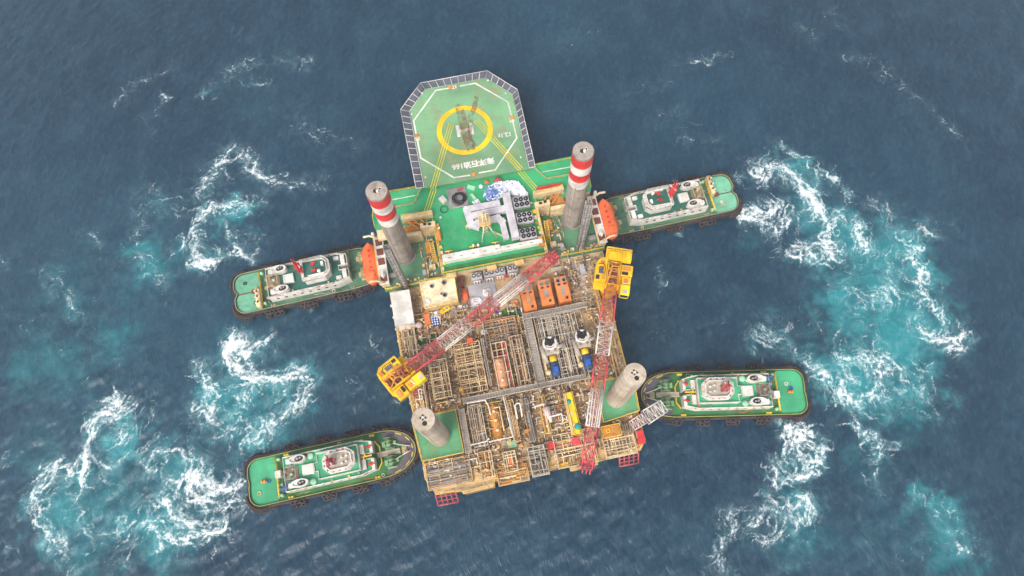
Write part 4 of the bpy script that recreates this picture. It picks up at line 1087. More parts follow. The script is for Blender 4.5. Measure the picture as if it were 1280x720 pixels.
# legs and braces under the helideck
for u, v in ((-9, 41), (9, 41), (-9, 54), (9, 54)):
    g = G(); g.cyl((u, v, ZH - .5), (u * .9, 39.3, ZD - 5 if v > 45 else ZD), .4, n=10); part('support_strut', g, M_CREAM, hd)

# ------------------------------------------------------------------ platform legs
def leg(u, v, label, banded, zt):
    t = thing('platform_leg', label, 'platform leg', u, v, -6, 'four round legs of the platform')
    r = 2.33
    m = M_CONC if banded else M_LEGPALE
    g = G(); z0 = zt - 13.0 if banded else zt - .5
    g.cyl((u, v, -6), (u, v, z0), r, n=48, cap=False)
    for k in range(16 if banded else 20):                        # faint weld seams
        z = -2 + k * 2.4
        if z < z0 - .3: g.torus((u, v, z), r, .025, n=48, m=4)
    part('shaft', g, m, t)
    if banded:
        zs = [zt, zt - .4, zt - 3.7, zt - 6.8, zt - 9.9, zt - 13.0]
        for k, mm in enumerate((M_CONC, M_RED, M_WHITE, M_RED, M_WHITE)):
            g = G(); g.cyl((u, v, zs[k + 1]), (u, v, zs[k]), r + .012 * (k % 2), n=48, cap=False); part('band', g, mm, t)
        for s in (-1, 1):
            g = G(); g.box(u - 1.2 * s - .04, u - 1.2 * s + .09, v - 2.02, v - 1.92, 11.5, 31.9)
            for k in range(13):
                z = 12 + k * 1.6; g.box(u - 1.2 * s - .05, u - 1.2 * s + .1, v - 2.04, v - 1.9, z, z + .9)
            part('rack_slot', g, M_GREYDK, t, kind=None)
    else:
        g = G(); g.cyl((u, v, zt - .5), (u, v, zt), r, r - .08, n=48, cap=False); part('rim', g, m, t)
        g = G()
        g.box(u - .9, u - .65, v - 2.32, v - 2.05, 10, zt - .6); part('guide_rail', g, m, t)
    g = G(); g.prism([(u + (r - .1) * math.cos(2 * math.pi * i / 48), v + (r - .1) * math.sin(2 * math.pi * i / 48)) for i in range(48)], zt - .2, zt + .02); cap = part('top_plate', g, m, t)
    holes = ((.15, -.85, .48), (-.5, .35, .2), (.0, .75, .2), (.5, .2, .2), (-.1, -.05, .2)) if not banded else ((-.2, .05, .5), (.75, .35, .28))
    for x, y, rr in holes:
        g = G(); g.cyl((u + x, v + y, zt + .022), (u + x, v + y, zt + .05), rr, n=16); part('hole', g, M_BLACK, cap)
    g = G()
    if banded:
        g.bbox(u - .05, u + .4, v - .45, v + .1, zt + .06, zt + .5, .05); g.torus((u + .75, v + .35, zt + .05), .3, .07, n=12)
    else: g.cyl((u + .0, v + .32, zt + .022), (u, v + .32, zt + .4), .22, n=8)
    part('lifting_lug', g, M_PALE, cap)
    return t
leg(-21.8, 23.1, 'tall round leg with red and white bands beside the left orange lifeboat', True, 45.5)
leg(21.6, 24.1, 'tall round leg with red and white bands beside the right orange lifeboat', True, 44.5)
leg(-20.3, -23.1, 'plain beige round leg on the green corner pad near the dark tug bow', False, 38.7)
leg(21.6, -22.5, 'plain beige round leg behind the hanging red and white crane boom end', False, 38.0)

# ------------------------------------------------------------------ lattice towers, lifeboats, davits, jacking gear
for s, side in ((-1, 'left'), (1, 'right')):
    b = uv(507, 358, ZW) if s < 0 else uv(725, 309, ZW)
    top = min((abs((P(482, 310, z) if s < 0 else P(737, 253, z)).xy.length - Vector(world(*b)[:2]).length), z) for z in np.arange(20, 50, .5))[1]
    t = thing('lattice_tower', 'slender grey lattice tower beside the ' + side + ' banded leg', 'lattice tower', b[0], b[1], ZW, 'grey towers by the forward legs')
    g = G(); g.lattice((b[0], b[1], ZW), (b[0], b[1], top), 1.35, 1.25, 1.3, 1.2, 22, .16, .09, (1, 0, 0)); part('truss', g, M_STEEL, t)
    g = G(); g.box(b[0] - .12, b[0] + .12, b[1] - .62, b[1] - .5, ZW, top - .2); part('cable_tray', g, M_GREYL, t)
    g = G(); g.bbox(b[0] - .9, b[0] + .9, b[1] - .9, b[1] + .9, ZW, ZW + .5); part('foot', g, M_GREYDK, t)
    # davit frame standing over the ship's side
    u0, u1 = (-28.9, -26.0) if s < 0 else (26.0, 28.9)
    d = thing('lifeboat_davit', 'cream davit frame with brown hatches inboard of the ' + side + ' lifeboat', 'davit', s * 27.4, 22, ZW, 'lifeboat davits')
    zt = 12.6
    g = G(); g.bbox(u0 + .3, u1 - .3, 15.4, 28.6, zt - .5, zt, .1); pf = part('platform', g, M_WHITE, d)
    for vv in (16.0, 28.0):
        g = G(); g.box(s * 27.4 - 1, s * 27.4 + 1, vv - .4, vv + .4, ZW, zt - .5); g.tube([(s * 27.4, vv, zt), (s * 29.3, vv, zt + 2.0), (s * 30.8, vv, zt + 1.9)], .28); part('davit_arm', g, M_CREAM, d)
    for k in range(4):
        v0 = 25.8 - k * 2.6 - (1.9 if k == 3 else 0)
        g = G(); g.bbox(u0 + .65, u1 - .65, v0, v0 + 1.75, zt, zt + .22, .06); part('hatch', g, M_MAROON if k != 9 else M_STEEL, pf)
    g = G(); g.bbox(s * 27.4 - .6, s * 27.4 + .5, 17.3, 17.9, zt, zt + .9, .1); g.bbox(s * 27.4 - .2, s * 27.4 + .2, 16.9, 18.5, zt, zt + 1.1, .1); part('winch', g, M_PALE, pf)
    g = G(); g.cyl((s * 28.4, 28.6, zt), (s * 28.4, 28.6, zt + 1.7), .4, n=10); g.ball((s * 28.4, 28.6, zt + 1.7), .42, 10, 6); part('lamp_post', g, M_PALE, d)
    g = G(); g.rail([(u0 + .3, 15.4), (u0 + .3, 28.6)], zt, 1, 1.5, .06); part('railing', g, M_RAILY, pf)
    # enclosed lifeboat
    lb = thing('lifeboat', 'enclosed orange lifeboat hanging from the ' + side + ' davits', 'lifeboat', s * 30.2, 21.6, 10.2, 'orange lifeboats')
    secs = []
    cx, cy, L2 = s * 30.2, 21.6, 5.6
    def loft(profile, zf, n=16):
        gg = G(); rows = []
        for i in range(n + 1):
            t = -1 + 2 * i / n
            w = 1.95 * max(.02, (1 - abs(t) ** 4.2)) ** .55
            rows.append([(cx + w * x, cy + L2 * t, 10.2 + zf(t, z)) for x, z in profile])
        k = len(profile); vs = [p for r in rows for p in r]; fs = []
        for i in range(n):
            for j in range(k - 1): fs.append((i * k + j, i * k + j + 1, (i + 1) * k + j + 1, (i + 1) * k + j))
        gg.add(vs, fs, True); return gg
    g = loft([(-1, 1.5), (-.95, 1.0), (-.7, .35), (0, 0), (.7, .35), (.95, 1.0), (1, 1.5)], lambda t, z: z + .5 * t * t * (1 if z < 1.2 else .3)); hb = part('boat_hull', g, M_ORANGE, lb)
    g = loft([(-1.02, 1.5), (-.9, 2.0), (-.6, 2.55), (0, 2.75), (.6, 2.55), (.9, 2.0), (1.02, 1.5)], lambda t, z: 1.5 + (z - 1.5) * (1 - .35 * t * t) + .15 * t * t); cn = part('canopy', g, M_ORANGE, lb)
    g = G(); g.band([(cx + 2.02 * (max(.02, 1 - abs(t) ** 4.2) ** .55) * sg, cy + L2 * t) for sg, ts in ((1, np.linspace(-1, 1, 15)), (-1, np.linspace(1, -1, 15))) for t in ts],
                    [(cx + 1.86 * (max(.02, 1 - abs(t) ** 4.2) ** .55) * sg, cy + L2 * t * .98) for sg, ts in ((1, np.linspace(-1, 1, 15)), (-1, np.linspace(1, -1, 15))) for t in ts], 11.62, 11.78); part('rubbing_strip', g, M_RED, hb)
    g = G(); g.bbox(cx - .8, cx + .8, cy - 4.0, cy - 2.2, 12.4, 13.3, .25); part('steering_cupola', g, M_ORANGE, cn)
    for k in range(4):
        g = G(); g.cyl((cx, cy - 1.2 + k * 1.5, 12.85), (cx, cy - 1.2 + k * 1.5, 13.02), .32, n=12); part('hatch', g, M_RED, cn)
    # jacking gear house between the leg well and the upper deck
    j = thing('jacking_house', 'cream and orange braced steel house inboard of the ' + side + ' banded leg', 'jacking house', s * 16, 28.6, ZU, 'jacking houses')
    U = lambda a, b: (min(s * a, s * b), max(s * a, s * b))
    for (a, b, v0, v1, z0, z1, mm) in ((12.8, 20.6, 30.0, 31.2, ZU, ZU + 2.2, M_CREAM), (12.6, 16.4, 27.0, 28.3, ZW, ZU + 1.8, M_CREAM), (16.4, 20.2, 26.0, 27.0, ZW, ZU + .4, M_CREAM)):
        g = G(); q = U(a, b); g.bbox(q[0], q[1], v0, v1, z0, z1, .1); part('wall', g, mm, j)
    g = G(); q = U(16.2, 20.4); g.box(q[0], q[1], 27.05, 29.95, ZU - 1.2, ZU - .9); part('platform', g, M_ORTAN, j)
    for k in range(3):
        g = G(); g.obox((s * (15.4 + k * 1.5), 28.8, ZU + .9), (.35, 4.2, .4), -s * (.5 + .15 * k)); part('brace', g, M_ORTAN, j)
    g = G(); g.obox((s * 17.6, 29.2, ZU + .4), (4.6, .4, .4), s * .35); part('brace', g, M_GENSET, j)
    for (a, v) in ((14.0, 27.6), (15.2, 27.8)):
        g = G(); g.bbox(s * a - .35, s * a + .35, v - .3, v + .3, ZU + 1.8, ZU + 2.1, .05); part('opening', g, M_FAN, j)
    g = G(); g.rail([(s * 13.0, 30.2), (s * 20.4, 31.0)], ZU + 2.2, .9, 1.3, .06); part('railing', g, M_RAILY, j)
    if s > 0:
        g = G(); g.bbox(14.0, 20.4, 31.3, 32.5, ZU, ZU + 1.3, .1); part('hose_box', g, M_RED, j)
    else:
        g = G(); g.bbox(-27.2, -24.4, 26.4, 29.0, ZU - .2, ZU + 1.0, .1); part('side_box', g, M_CREAM, j)

# ------------------------------------------------------------------ gear on the green upper deck
def box_px(a, b, c, d, zt, g, z0, bev=.1):
    r = rect(a, b, c, d, zt); g.bbox(r[0], r[1], r[2], r[3], z0, zt, bev); return r
# ventilation ducts on a cooler frame
t = thing('duct_frame', 'grey looping air ducts standing on the green deck beside the fan banks', 'air ducts', *uv(610, 275, ZU), ZU)
zc = ZU + 2.4
def duct(pts, w, h, z):
    gg = G(); q = [Vector(uv(x, y, z)) for x, y in pts]
    for a_, b_ in zip(q, q[1:]):
        d_ = (b_ - a_); L_ = d_.length + w
        gg.obox(((a_.x + b_.x) / 2, (a_.y + b_.y) / 2, z - h / 2 + .001 * len(gg.v) / 8), (L_, w, h), math.atan2(d_.y, d_.x))
    return gg
for k, (pts, w, z) in enumerate((([(584, 261), (621, 254)], 1.6, zc), ([(583.5, 263), (588.5, 279), (596, 281.5)], 1.7, zc + .003), ([(594, 268.5), (633, 259.5)], 1.7, zc - .004), ([(598, 277), (622, 271.5), (627.5, 276), (632, 294)], 1.45, zc + .005))):
    part('duct', duct(pts, w, 1.3, z), M_DUCT, t)
part('main_duct', duct([(633, 245), (643.5, 292)], 1.9, 1.9, zc + .5), M_DUCT, t)
r = rect(630, 293, 664, 301, ZU + .4); r2 = rect(638, 246, 662, 300, ZU + .4)
g = G(); g.bbox(r2[0], r2[1], r2[2] - .6, r2[3], ZU + .003, ZU + .45, .05); part('base_plate', g, M_GREYL, t)
g = G(); g.rail([uv(583, 287, ZU), uv(612, 283, ZU), uv(616, 292, ZU), uv(628, 297, ZU)], ZU, 1.6, 1.2, .08); part('railing', g, M_CREAM, t)
for k, (cx, cy) in enumerate(((651.6, 252.3), (655.8, 271.5), (660, 291))):
    c = uv(cx, cy, ZU + 2)
    f = thing('fan_bank', 'grey fan bank with six dark fans, ' + ('nearest the white sack heap', 'middle one beside the main duct', 'lowest one at the base plate edge')[k], 'fan bank', c[0], c[1], ZU + .45, 'six fan banks on the green deck')
    g = G(); g.bbox(c[0] - 2.15, c[0] + 2.05, c[1] - 1.45, c[1] + 1.45, ZU + .45, ZU + 2.0, .1); part('casing', g, M_GREY, f)
    g = G(); g.box(c[0] - 1.9, c[0] + 1.9, c[1] - 2.3, c[1] - 1.5, ZU + .45, ZU + 1.0); part('plinth', g, M_NETGREEN if k < 2 else M_GREYDK, f)
    for i in range(3):
        for jx in range(2):
            x, y = c[0] - 1.25 + i * 1.27, c[1] - .68 + jx * 1.36
            g = G(); g.ring((x, y), .42, .56, ZU + 2.002, ZU + 2.22, 20); fr = part('fan', g, M_FAN, f)
            g = G(); g.cyl((x, y, ZU + 2.003), (x, y, ZU + 2.06), .42, n=20); part('fan_disc', g, M_BLACK, fr)
            g = G(); g.cyl((x, y, ZU + 2.06), (x, y, ZU + 2.16), .15, n=10); part('hub', g, M_GREY, fr)
# heap of white and blue sacks
rnd = random.Random(3)
HEAP = poly([(605, 247), (607, 237), (616, 232.5), (628, 228), (646, 227), (652, 234), (659, 242), (659, 248), (646, 245), (634, 243), (622, 252), (611, 254)], ZU)
def inside(p, pl):
    c = False; n = len(pl)
    for i in range(n):
        a_, b_ = pl[i], pl[i - 1]
        if (a_[1] > p[1]) != (b_[1] > p[1]) and p[0] < (b_[0] - a_[0]) * (p[1] - a_[1]) / (b_[1] - a_[1]) + a_[0]: c = not c
    return c
BLUEP = uv(616, 245, ZU)
def heap(mat_name, pl, n, size, lift, cond, name, label, cat, seed, mat):
    rr = random.Random(seed); g = G(); k = 0
    x0, x1, y0, y1 = min(p[0] for p in pl), max(p[0] for p in pl), min(p[1] for p in pl), max(p[1] for p in pl)
    while k < n:
        p = (rr.uniform(x0, x1), rr.uniform(y0, y1))
        if not inside(p, pl): continue
        if not cond(p, rr): continue
        g.obox((p[0], p[1], ZU + .2 + rr.random() * lift), (rr.uniform(.5, 1) * size, rr.uniform(.5, 1) * size, rr.uniform(.25, .5) * size), rr.random() * 3, rr.uniform(-.4, .4)); k += 1
    o = single(name, label, cat, g, mat, kind='stuff'); return o
blue = lambda p, rr: (Vector(p) - Vector(BLUEP)).length < rr.uniform(1.6, 3.4)
heap('w', HEAP, 560, .58, .8, lambda p, rr: not blue(p, rr) or rr.random() < .25, 'sack_heap', 'loose heap of small white sacks behind the grey ducts', 'sack heap', 5, M_SACK)
heap('b', HEAP, 110, .55, .9, blue, 'blue_sack_heap', 'loose blue sacks lying in the white sack heap', 'sack heap', 6, M_SACKB)
heap('s', poly([(590, 252), (598, 250), (602, 256), (592, 257)], ZU), 50, .4, .2, lambda p, rr: True, 'scrap_scatter', 'small white scraps scattered beside the grey net pad', 'scraps', 8, M_SACK)
# grey net pad with cable coil
g = G(); r = rect(557.5, 237, 588, 257, ZU); g.bbox(r[0], r[1] - .3, r[2], r[3], ZU + .003, ZU + .35, .1); single('net_pad', 'grey bundled net pad lying on the green deck under a black cable coil', 'net pad', g, M_STEEL)
g = G()
c = uv(574, 248, ZU + .5)
for k in range(9): g.torus((c[0] + rnd.uniform(-.35, .35), c[1] + rnd.uniform(-.3, .3), ZU + .45 + .07 * k), rnd.uniform(1.0, 1.65), .08, (rnd.uniform(-.15, .15), rnd.uniform(-.15, .15), 1), 24, 5)
single('cable_coil', 'black cable coiled in loops on the grey net pad', 'cable', g, M_FAN)
c = uv(555, 262, ZU)
g = G()
for k in range(2): g.torus((c[0] + .1 * k, c[1], ZU + .12 + .13 * k), .95 - .08 * k, .05, (0, 0, 1), 24, 5)
single('hose_ring', 'black hose laid in an open ring on the bare green deck', 'hose', g, M_FAN)
def little(name, label, cat, px, zt, w, d, mat, rot=0.0, z0=ZU, dome=False):
    c = uv(px[0], px[1], zt); g = G()
    if dome: g.ball((c[0], c[1], z0 + (zt - z0) * .4), w / 2, 12, 8, (1, d / w, (zt - z0) / w * 1.2)); g.cyl((c[0], c[1], z0), (c[0], c[1], z0 + .3), w * .42, n=12)
    else: g.obox((c[0], c[1], (z0 + zt) / 2), (w, d, zt - z0), rot); g.obox((c[0], c[1], zt + .04), (w * .86, d * .86, .08), rot)
    return single(name, label, cat, g, mat)
little('storage_box', 'white storage box left of the grey net pad', 'box', (553.5, 249), ZU + .9, 1.5, 1.9, M_PALE, .5)
little('orange_bag', 'small orange bag at the helideck edge above the sack heap', 'bag', (608.5, 226.5), ZU + .6, 1.3, .9, M_ORANGE, .3, dome=True)
little('round_tank', 'small red and white domed tank above the sack heap', 'tank', (622.5, 224), ZU + 1.1, 2.2, 1.9, M_PINKRED, dome=True)
little('white_bag', 'single white bag between the orange bag and the grey net pad', 'bag', (601, 232), ZU + .7, 1.2, 1.1, M_SACK, dome=True)
little('pale_tarp', 'pale folded tarp at the upper right of the grey net pad', 'tarp', (589, 234), ZU + .4, 2.0, 1.1, M_RAFT, -.5)
little('pale_tarp', 'narrow pale tarp standing right of the grey net pad', 'tarp', (591.5, 245.5), ZU + .5, .8, 1.9, M_RAFT, .45)
little('red_tarp', 'small red cloth on the back edge of the grey net pad', 'cloth', (575, 236), ZU + .7, 1.5, .6, M_PINKRED, .1, ZU + .35)
# aerial mast in front of the ducts
b = uv(607, 287, ZU)
t = thing('aerial_mast', 'cream lattice aerial mast with yellow platform in front of the ducts', 'mast', b[0], b[1], ZU)
g = G(); g.lattice((b[0], b[1], ZU), (b[0], b[1], ZU + 9.5), 1.3, .7, 1.3, .7, 8, .12, .08, (1, 0, 0)); part('truss', g, M_CREAM, t)
g = G(); g.band([(b[0] - 1.35, b[1] - 1.35), (b[0] + 1.35, b[1] - 1.35), (b[0] + 1.35, b[1] + 1.35), (b[0] - 1.35, b[1] + 1.35)], [(b[0] - .5, b[1] - .5), (b[0] + .5, b[1] - .5), (b[0] + .5, b[1] + .5), (b[0] - .5, b[1] + .5)], ZU + 5.2, ZU + 5.3); pl_ = part('platform', g, M_CREAM, t)
g = G(); g.rail([(b[0] - 1.35, b[1] - 1.35), (b[0] + 1.35, b[1] - 1.35), (b[0] + 1.35, b[1] + 1.35), (b[0] - 1.35, b[1] + 1.35)], ZU + 5.3, 1, 1.1, .07, True); part('railing', g, M_RAILY, pl_)
for dx, dy in ((-1.5, -3.2), (2.4, -2.6)):
    g = G(); g.cyl((b[0], b[1], ZU + 5), (b[0] + dx, b[1] + dy, ZU), .11, n=6); part('stay', g, M_PALE, t)
g = G(); g.cyl((b[0], b[1], ZU + 9.5), (b[0], b[1], ZU + 12), .1, n=6); g.cyl((b[0] - 1.3, b[1], ZU + 9), (b[0] + 1.3, b[1], ZU + 9), .1, n=6); part('aerial', g, M_PALE, t)
# long white ventilation trunk along the after edge
t = thing('air_trunk', 'long white ventilation trunk along the after edge of the green deck', 'ventilation trunk', 0, 18, ZU)
g = G(); g.bbox(-12.4, 2.0, 17.1, 19.0, ZU, ZU + 1.8, .12); tr = part('trunk', g, M_WHITE, t, 'broad half of the trunk')
g = G(); g.bbox(2.003, 12.4, 17.3, 18.5, ZU, ZU + 1.6, .1); tr2 = part('trunk', g, M_WHITE, t, 'narrow half of the trunk')
for k in range(8):
    g = G(); u = -11 + k * 2.9; g.box(u, u + .8, 17.7, 17.9, ZU + (1.8 if u < 2 else 1.6), ZU + (1.9 if u < 2 else 1.7)); part('slot', g, M_STEEL, tr)
for k, u in enumerate((-10.6, -4.6, 1.0, 7.2)):
    g = G(); g.tube([(u, 19.5, ZU), (u, 19.5, ZU + 1.5)], .1); g.tube([(u - .9, 19.7, ZU + 1.5), (u + .9, 19.7, ZU + 1.5)], .12); single('lamp_stand', ('leftmost', 'second', 'third', 'rightmost')[k] + ' yellow lamp stand along the back of the white trunk', 'lamp stand', g, M_RAILY, 'lamp stands behind the white trunk')
for k, px in enumerate(((592, 309), (598, 308.5))):
    c = uv(px[0], px[1], ZU); g = G(); g.cyl((c[0], c[1], ZU), (c[0], c[1], ZU + 1.3), .28, n=10); g.ball((c[0], c[1], ZU + 1.3), .36, 10, 6)
    single('mushroom_cowl', ('left', 'right')[k] + ' one of two small white vent heads behind the white trunk', 'vent head', g, M_PALE, 'pair of white vent heads')
c = uv(560.5, 317.5, ZU); g = G(); g.bbox(c[0] - .6, c[0] + .6, c[1] - .35, c[1] + .35, ZU, ZU + .8); single('fire_box', 'small red fire box at the left end of the white trunk', 'fire box', g, M_RED)
for px, lb_ in (((548, 296), 'left'), ((676, 303), 'right')):
    c = uv(px[0], px[1], ZU); g = G(); g.bbox(c[0] - .7, c[0] + .7, c[1] - 1.3, c[1] + 1.3, ZU, ZU + 1.2); g.obox((c[0], c[1], ZU + 1.3), (1.0, 2.2, .1)); single('deck_locker', 'tan deck locker by the yellow rail at the ' + lb_ + ' end of the white trunk', 'locker', g, M_ORTAN, 'tan deck lockers')

# ------------------------------------------------------------------ process deck
def pipe_bundle(g, r, z0, z1, n, rnd, rmin=.09, rmax=.2, long=.5, bias=None):
    """jointed pipe runs, each rising from the floor, running along and dropping again"""
    u0, u1, v0, v1 = r
    for i in range(n):
        z = rnd.uniform(z0 + .5, z1); rr = rnd.uniform(rmin, rmax)
        if rnd.random() < long:
            a, b = sorted((rnd.uniform(v0, v1), rnd.uniform(v0, v1)))
            if b - a < (v1 - v0) * .3: a, b = v0 + .3, v1 - .3
            u = rnd.uniform(u0 + .2, u1 - .2); w = min(max(u + rnd.uniform(-1.4, 1.4), u0 + .2), u1 - .2)
            g.tube([(u, a, z0), (u, a, z), (u, b, z), (w, b, z), (w, b, z0)], rr)
        else:
            a, b = sorted((rnd.uniform(u0, u1), rnd.uniform(u0, u1)))
            if b - a < (u1 - u0) * .3: a, b = u0 + .2, u1 - .2
            v = rnd.uniform(v0 + .2, v1 - .2); w = min(max(v + rnd.uniform(-1.4, 1.4), v0 + .2), v1 - .2)
            g.tube([(a, v, z0), (a, v, z), (b, v, z), (b, w, z), (b, w, z0)], rr)
def steel_frame(g, r, z, bu, bv, w=.17, posts=True, z0=ZD):
    u0, u1, v0, v1 = r
    rq = random.Random(int(abs(u0 * 97 + v0 * 31)))
    jit = lambda k, n, L: 0 if k in (0, n) else rq.uniform(-.22, .22) * L / n
    for k in range(bu + 1):
        u = u0 + (u1 - u0) * k / bu + jit(k, bu, u1 - u0); e = 0 if k in (0, bu) else rq.choice((0, 0, .4)) * (v1 - v0); g.box(u - w / 2, u + w / 2, v0 + e, v1, z - w, z)
    for k in range(bv + 1):
        v = v0 + (v1 - v0) * k / bv + jit(k, bv, v1 - v0); e = 0 if k in (0, bv) else rq.choice((0, 0, .45)) * (u1 - u0); g.box(u0, u1 - e, v - w / 2, v + w / 2, z - w + .006, z + .006)
    if posts:
        for a in (u0, u1):
            for b in (v0, (v0 + v1) / 2, v1): g.box(a - w * .45, a + w * .45, b - w * .45, b + w * .45, z0, z - w)
def valves(g, r, z0, z1, n, rnd, s=.5):
    for i in range(n):
        u, v = rnd.uniform(r[0] + .4, r[1] - .4), rnd.uniform(r[2] + .4, r[3] - .4)
        z = rnd.uniform(z0 + .4, z1); k = rnd.random(); a = s * rnd.uniform(.5, 1.2)
        if k < .4: g.bbox(u - a, u + a, v - a * .7, v + a * .7, z0, z, .07)
        elif k < .7: g.cyl((u, v, z0), (u, v, z), a * .6, n=12); g.ball((u, v, z), a * .6, 12, 6, (1, 1, .5))
        else: g.cyl((u - a, v, z0 + .7), (u + a, v, z0 + .7), a * .5, n=12); g.box(u - .1, u + .1, v - .3, v + .3, z0, z0 + .7)
def vessel(parent, r, zc, rad, mat, along='v', label=None):
    u0, u1, v0, v1 = r; uc, vc = (u0 + u1) / 2, (v0 + v1) / 2
    g = G()
    a, b = ((uc, v0 + rad * .6, zc), (uc, v1 - rad * .6, zc)) if along == 'v' else ((u0 + rad * .6, vc, zc), (u1 - rad * .6, vc, zc))
    g.cyl(a, b, rad, n=24, cap=False)
    sc = (1, .6, 1) if along == 'v' else (.6, 1, 1)
    g.ball(a, rad, 20, 10, sc); g.ball(b, rad, 20, 10, sc)
    p = part('vessel', g, mat, parent, label)
    g = G()
    for t in (.25, .75):
        c = Vector(a).lerp(Vector(b), t); g.box(c.x - (rad if along == 'v' else .2), c.x + (rad if along == 'v' else .2), c.y - (.2 if along == 'v' else rad), c.y + (.2 if along == 'v' else rad), ZD, zc - rad * .55)
    part('saddle', g, M_TANRUST, p)
    for t in (.15, .5, .82):
        c = Vector(a).lerp(Vector(b), t); g = G(); g.cyl((c.x, c.y, zc + rad * .9), (c.x, c.y, zc + rad + .45), .22, n=10); g.cyl((c.x, c.y, zc + rad + .45), (c.x, c.y, zc + rad + .55), .34, n=10); part('nozzle', g, M_CREAM, p)
    return p
def module(name, label, px, z1, seed, frame=M_CREAM, pa=M_CREAM, pb=M_BROWN, pc=M_STEEL, floor=M_BROWN, bars=(2, 5), n=(16, 12, 8), eq=M_TANRUST, long=.5, group=None, equip=6, roofed=True):
    rnd = random.Random(seed); r = rect(*px, z1)
    t = thing(name, label, 'process module', (r[0] + r[1]) / 2, (r[2] + r[3]) / 2, ZD, group)
    g = G(); g.box(r[0], r[1], r[2], r[3], ZD + .004, ZD + .22); part('skid_floor', g, floor, t)
    if roofed:
        g = G(); steel_frame(g, r, z1, *bars); part('frame', g, frame, t)
    for k, (mm, m, rr) in enumerate(((n[0], pa, .17), (n[1], pb, .2), (n[2], pc, .14))):
        if mm:
            g = G(); pipe_bundle(g, r, ZD + .22, z1 + .1, mm, rnd, .08, rr, long); part('pipework', g, m, t)
    for q in range(equip):
        g = G(); valves(g, r, ZD + .22, z1 - .8, 1, rnd); part('equipment', g, eq if q % 3 else M_MIX, t)
    area = (r[1] - r[0]) * (r[3] - r[2])
    g = G(); pipe_bundle(g, r, ZD + .22, z1 - .3, int(area * .5), rnd, .05, .1, .5); part('small_pipework', g, M_MIXG if pa in (M_GREYL, M_PALE) else M_MIX, t, kind='stuff')
    g = G(); valves(g, r, ZD + .22, z1 - .1, int(area * .8), rnd, .26); part('small_fittings', g, M_MIXG if pa in (M_GREYL, M_PALE) else M_MIX, t, kind='stuff')
    # ladder with hand rails on one side
    g = G(); g.rail([(r[0], r[2]), (r[0], r[3])], z1, .9, 1.5, .05); part('railing', g, M_TANRUST if seed % 3 else M_PALE, t)
    return t, r
Z1 = 12.6
m1 = module('pipe_module', 'narrow cream framed pipe module next to the yellow base of the left crane', (535.5, 452, 565, 495), Z1, 1, M_CREAM, M_CREAM, M_BROWN, M_STEEL, M_GREYDK, (2, 6), (14, 14, 8), M_GREY)
m2 = module('pipe_module', 'long tan pipe module with cream rungs under the white part of the left boom', (567, 432, 610, 487), Z1, 2, M_CREAM, M_CREAM, M_ORTAN, M_TANRUST, M_BROWN, (3, 11), (20, 18, 14), M_ORTAN, .4)
m3, r3 = module('pipe_module', 'pipe module holding a long pink vessel, framed in cream and maroon', (613, 430, 643, 484), Z1, 3, M_CREAM, M_PINKRED, M_MAROON, M_STEEL, M_GREYDK, (3, 6), (9, 10, 6), M_CRANEBL, .7)
vessel(m3, rect(618.5, 447, 633.5, 484, 13), 11.8, 1.3, M_PINKV)
m4 = module('pipe_module', 'dark module of maroon and brown pipes left of the grey grating walkway', (636, 421, 664, 480), Z1, 4, M_GREYL, M_MAROON, M_BROWN, M_CREAM, M_GREYDK, (4, 3), (16, 18, 9), M_MAROON, .85)
m5, r5 = module('pump_module', 'grey framed module with two white headed pumps and blue motors', (667, 398, 737, 471), Z1, 5, M_GREYL, M_GREYL, M_CREAM, M_STEEL, M_GREYDK, (12, 9), (34, 26, 20), M_STEEL, .8, None, 12)
m7 = module('pipe_module', 'pale framed module of dark pipes beside the left corner pad', (584, 508, 610, 556), Z1, 7, M_GREYL, M_CREAM, M_BROWN, M_STEEL, M_GREYDK, (3, 3), (10, 16, 10), M_GREYDK, .8)
m9 = module('pipe_module', 'brown module of upright pipes right of the tan separator', (633, 501, 651, 551), Z1, 9, M_TANRUST, M_CREAM, M_BROWN, M_ORTAN, M_BROWN, (2, 3), (10, 12, 8), M_BROWN, .85)
m10 = module('pipe_module', 'grey cluttered module with a white looped pipe', (651, 497, 671, 552), 11.6, 10, M_GREYL, M_GREYL, M_STEEL, M_GREYDK, M_GRATE, (2, 4), (10, 22, 16), M_STEEL, .5, None, 14, False)
m13 = module('pipe_module', 'brown module of valves in front of the tan separator', (597, 566, 619, 595), 11.8, 13, M_CREAM, M_CREAM, M_ORTAN, M_BROWN, M_GREYDK, (2, 3), (9, 10, 6), M_CREAM, .6)
m14 = module('pipe_module', 'small cream framed module around an orange unit near the lower edge', (628, 566, 648, 588), 11.8, 14, M_CREAM, M_CREAM, M_ORTAN, M_STEEL, M_GREYDK, (3, 3), (6, 6, 6), M_GENSET, .6)
m15 = module('pipe_module', 'pale grey ribbed module near the middle of the lower edge', (659, 560, 687, 592), 11.8, 15, M_GREYL, M_GREYL, M_GREYDK, M_STEEL, M_GREYDK, (3, 5), (12, 12, 8), M_GREYL, .5)
m16 = module('pipe_deck', 'low deck of dark parallel pipes below the left corner pad', (531, 580, 591, 602), 10.4, 16, M_TANRUST, M_STEEL, M_GREYDK, M_BROWN, M_BROWN, (3, 2), (26, 26, 20), M_STEEL, .15, None, 18)
m17 = module('pipe_deck', 'low deck of ribs and pipes under the right corner pad', (752, 545, 797, 566), 10.6, 17, M_CREAM, M_CREAM, M_GREYDK, M_BROWN, M_CREAM, (8, 2), (10, 10, 6), M_CREAM, .2)
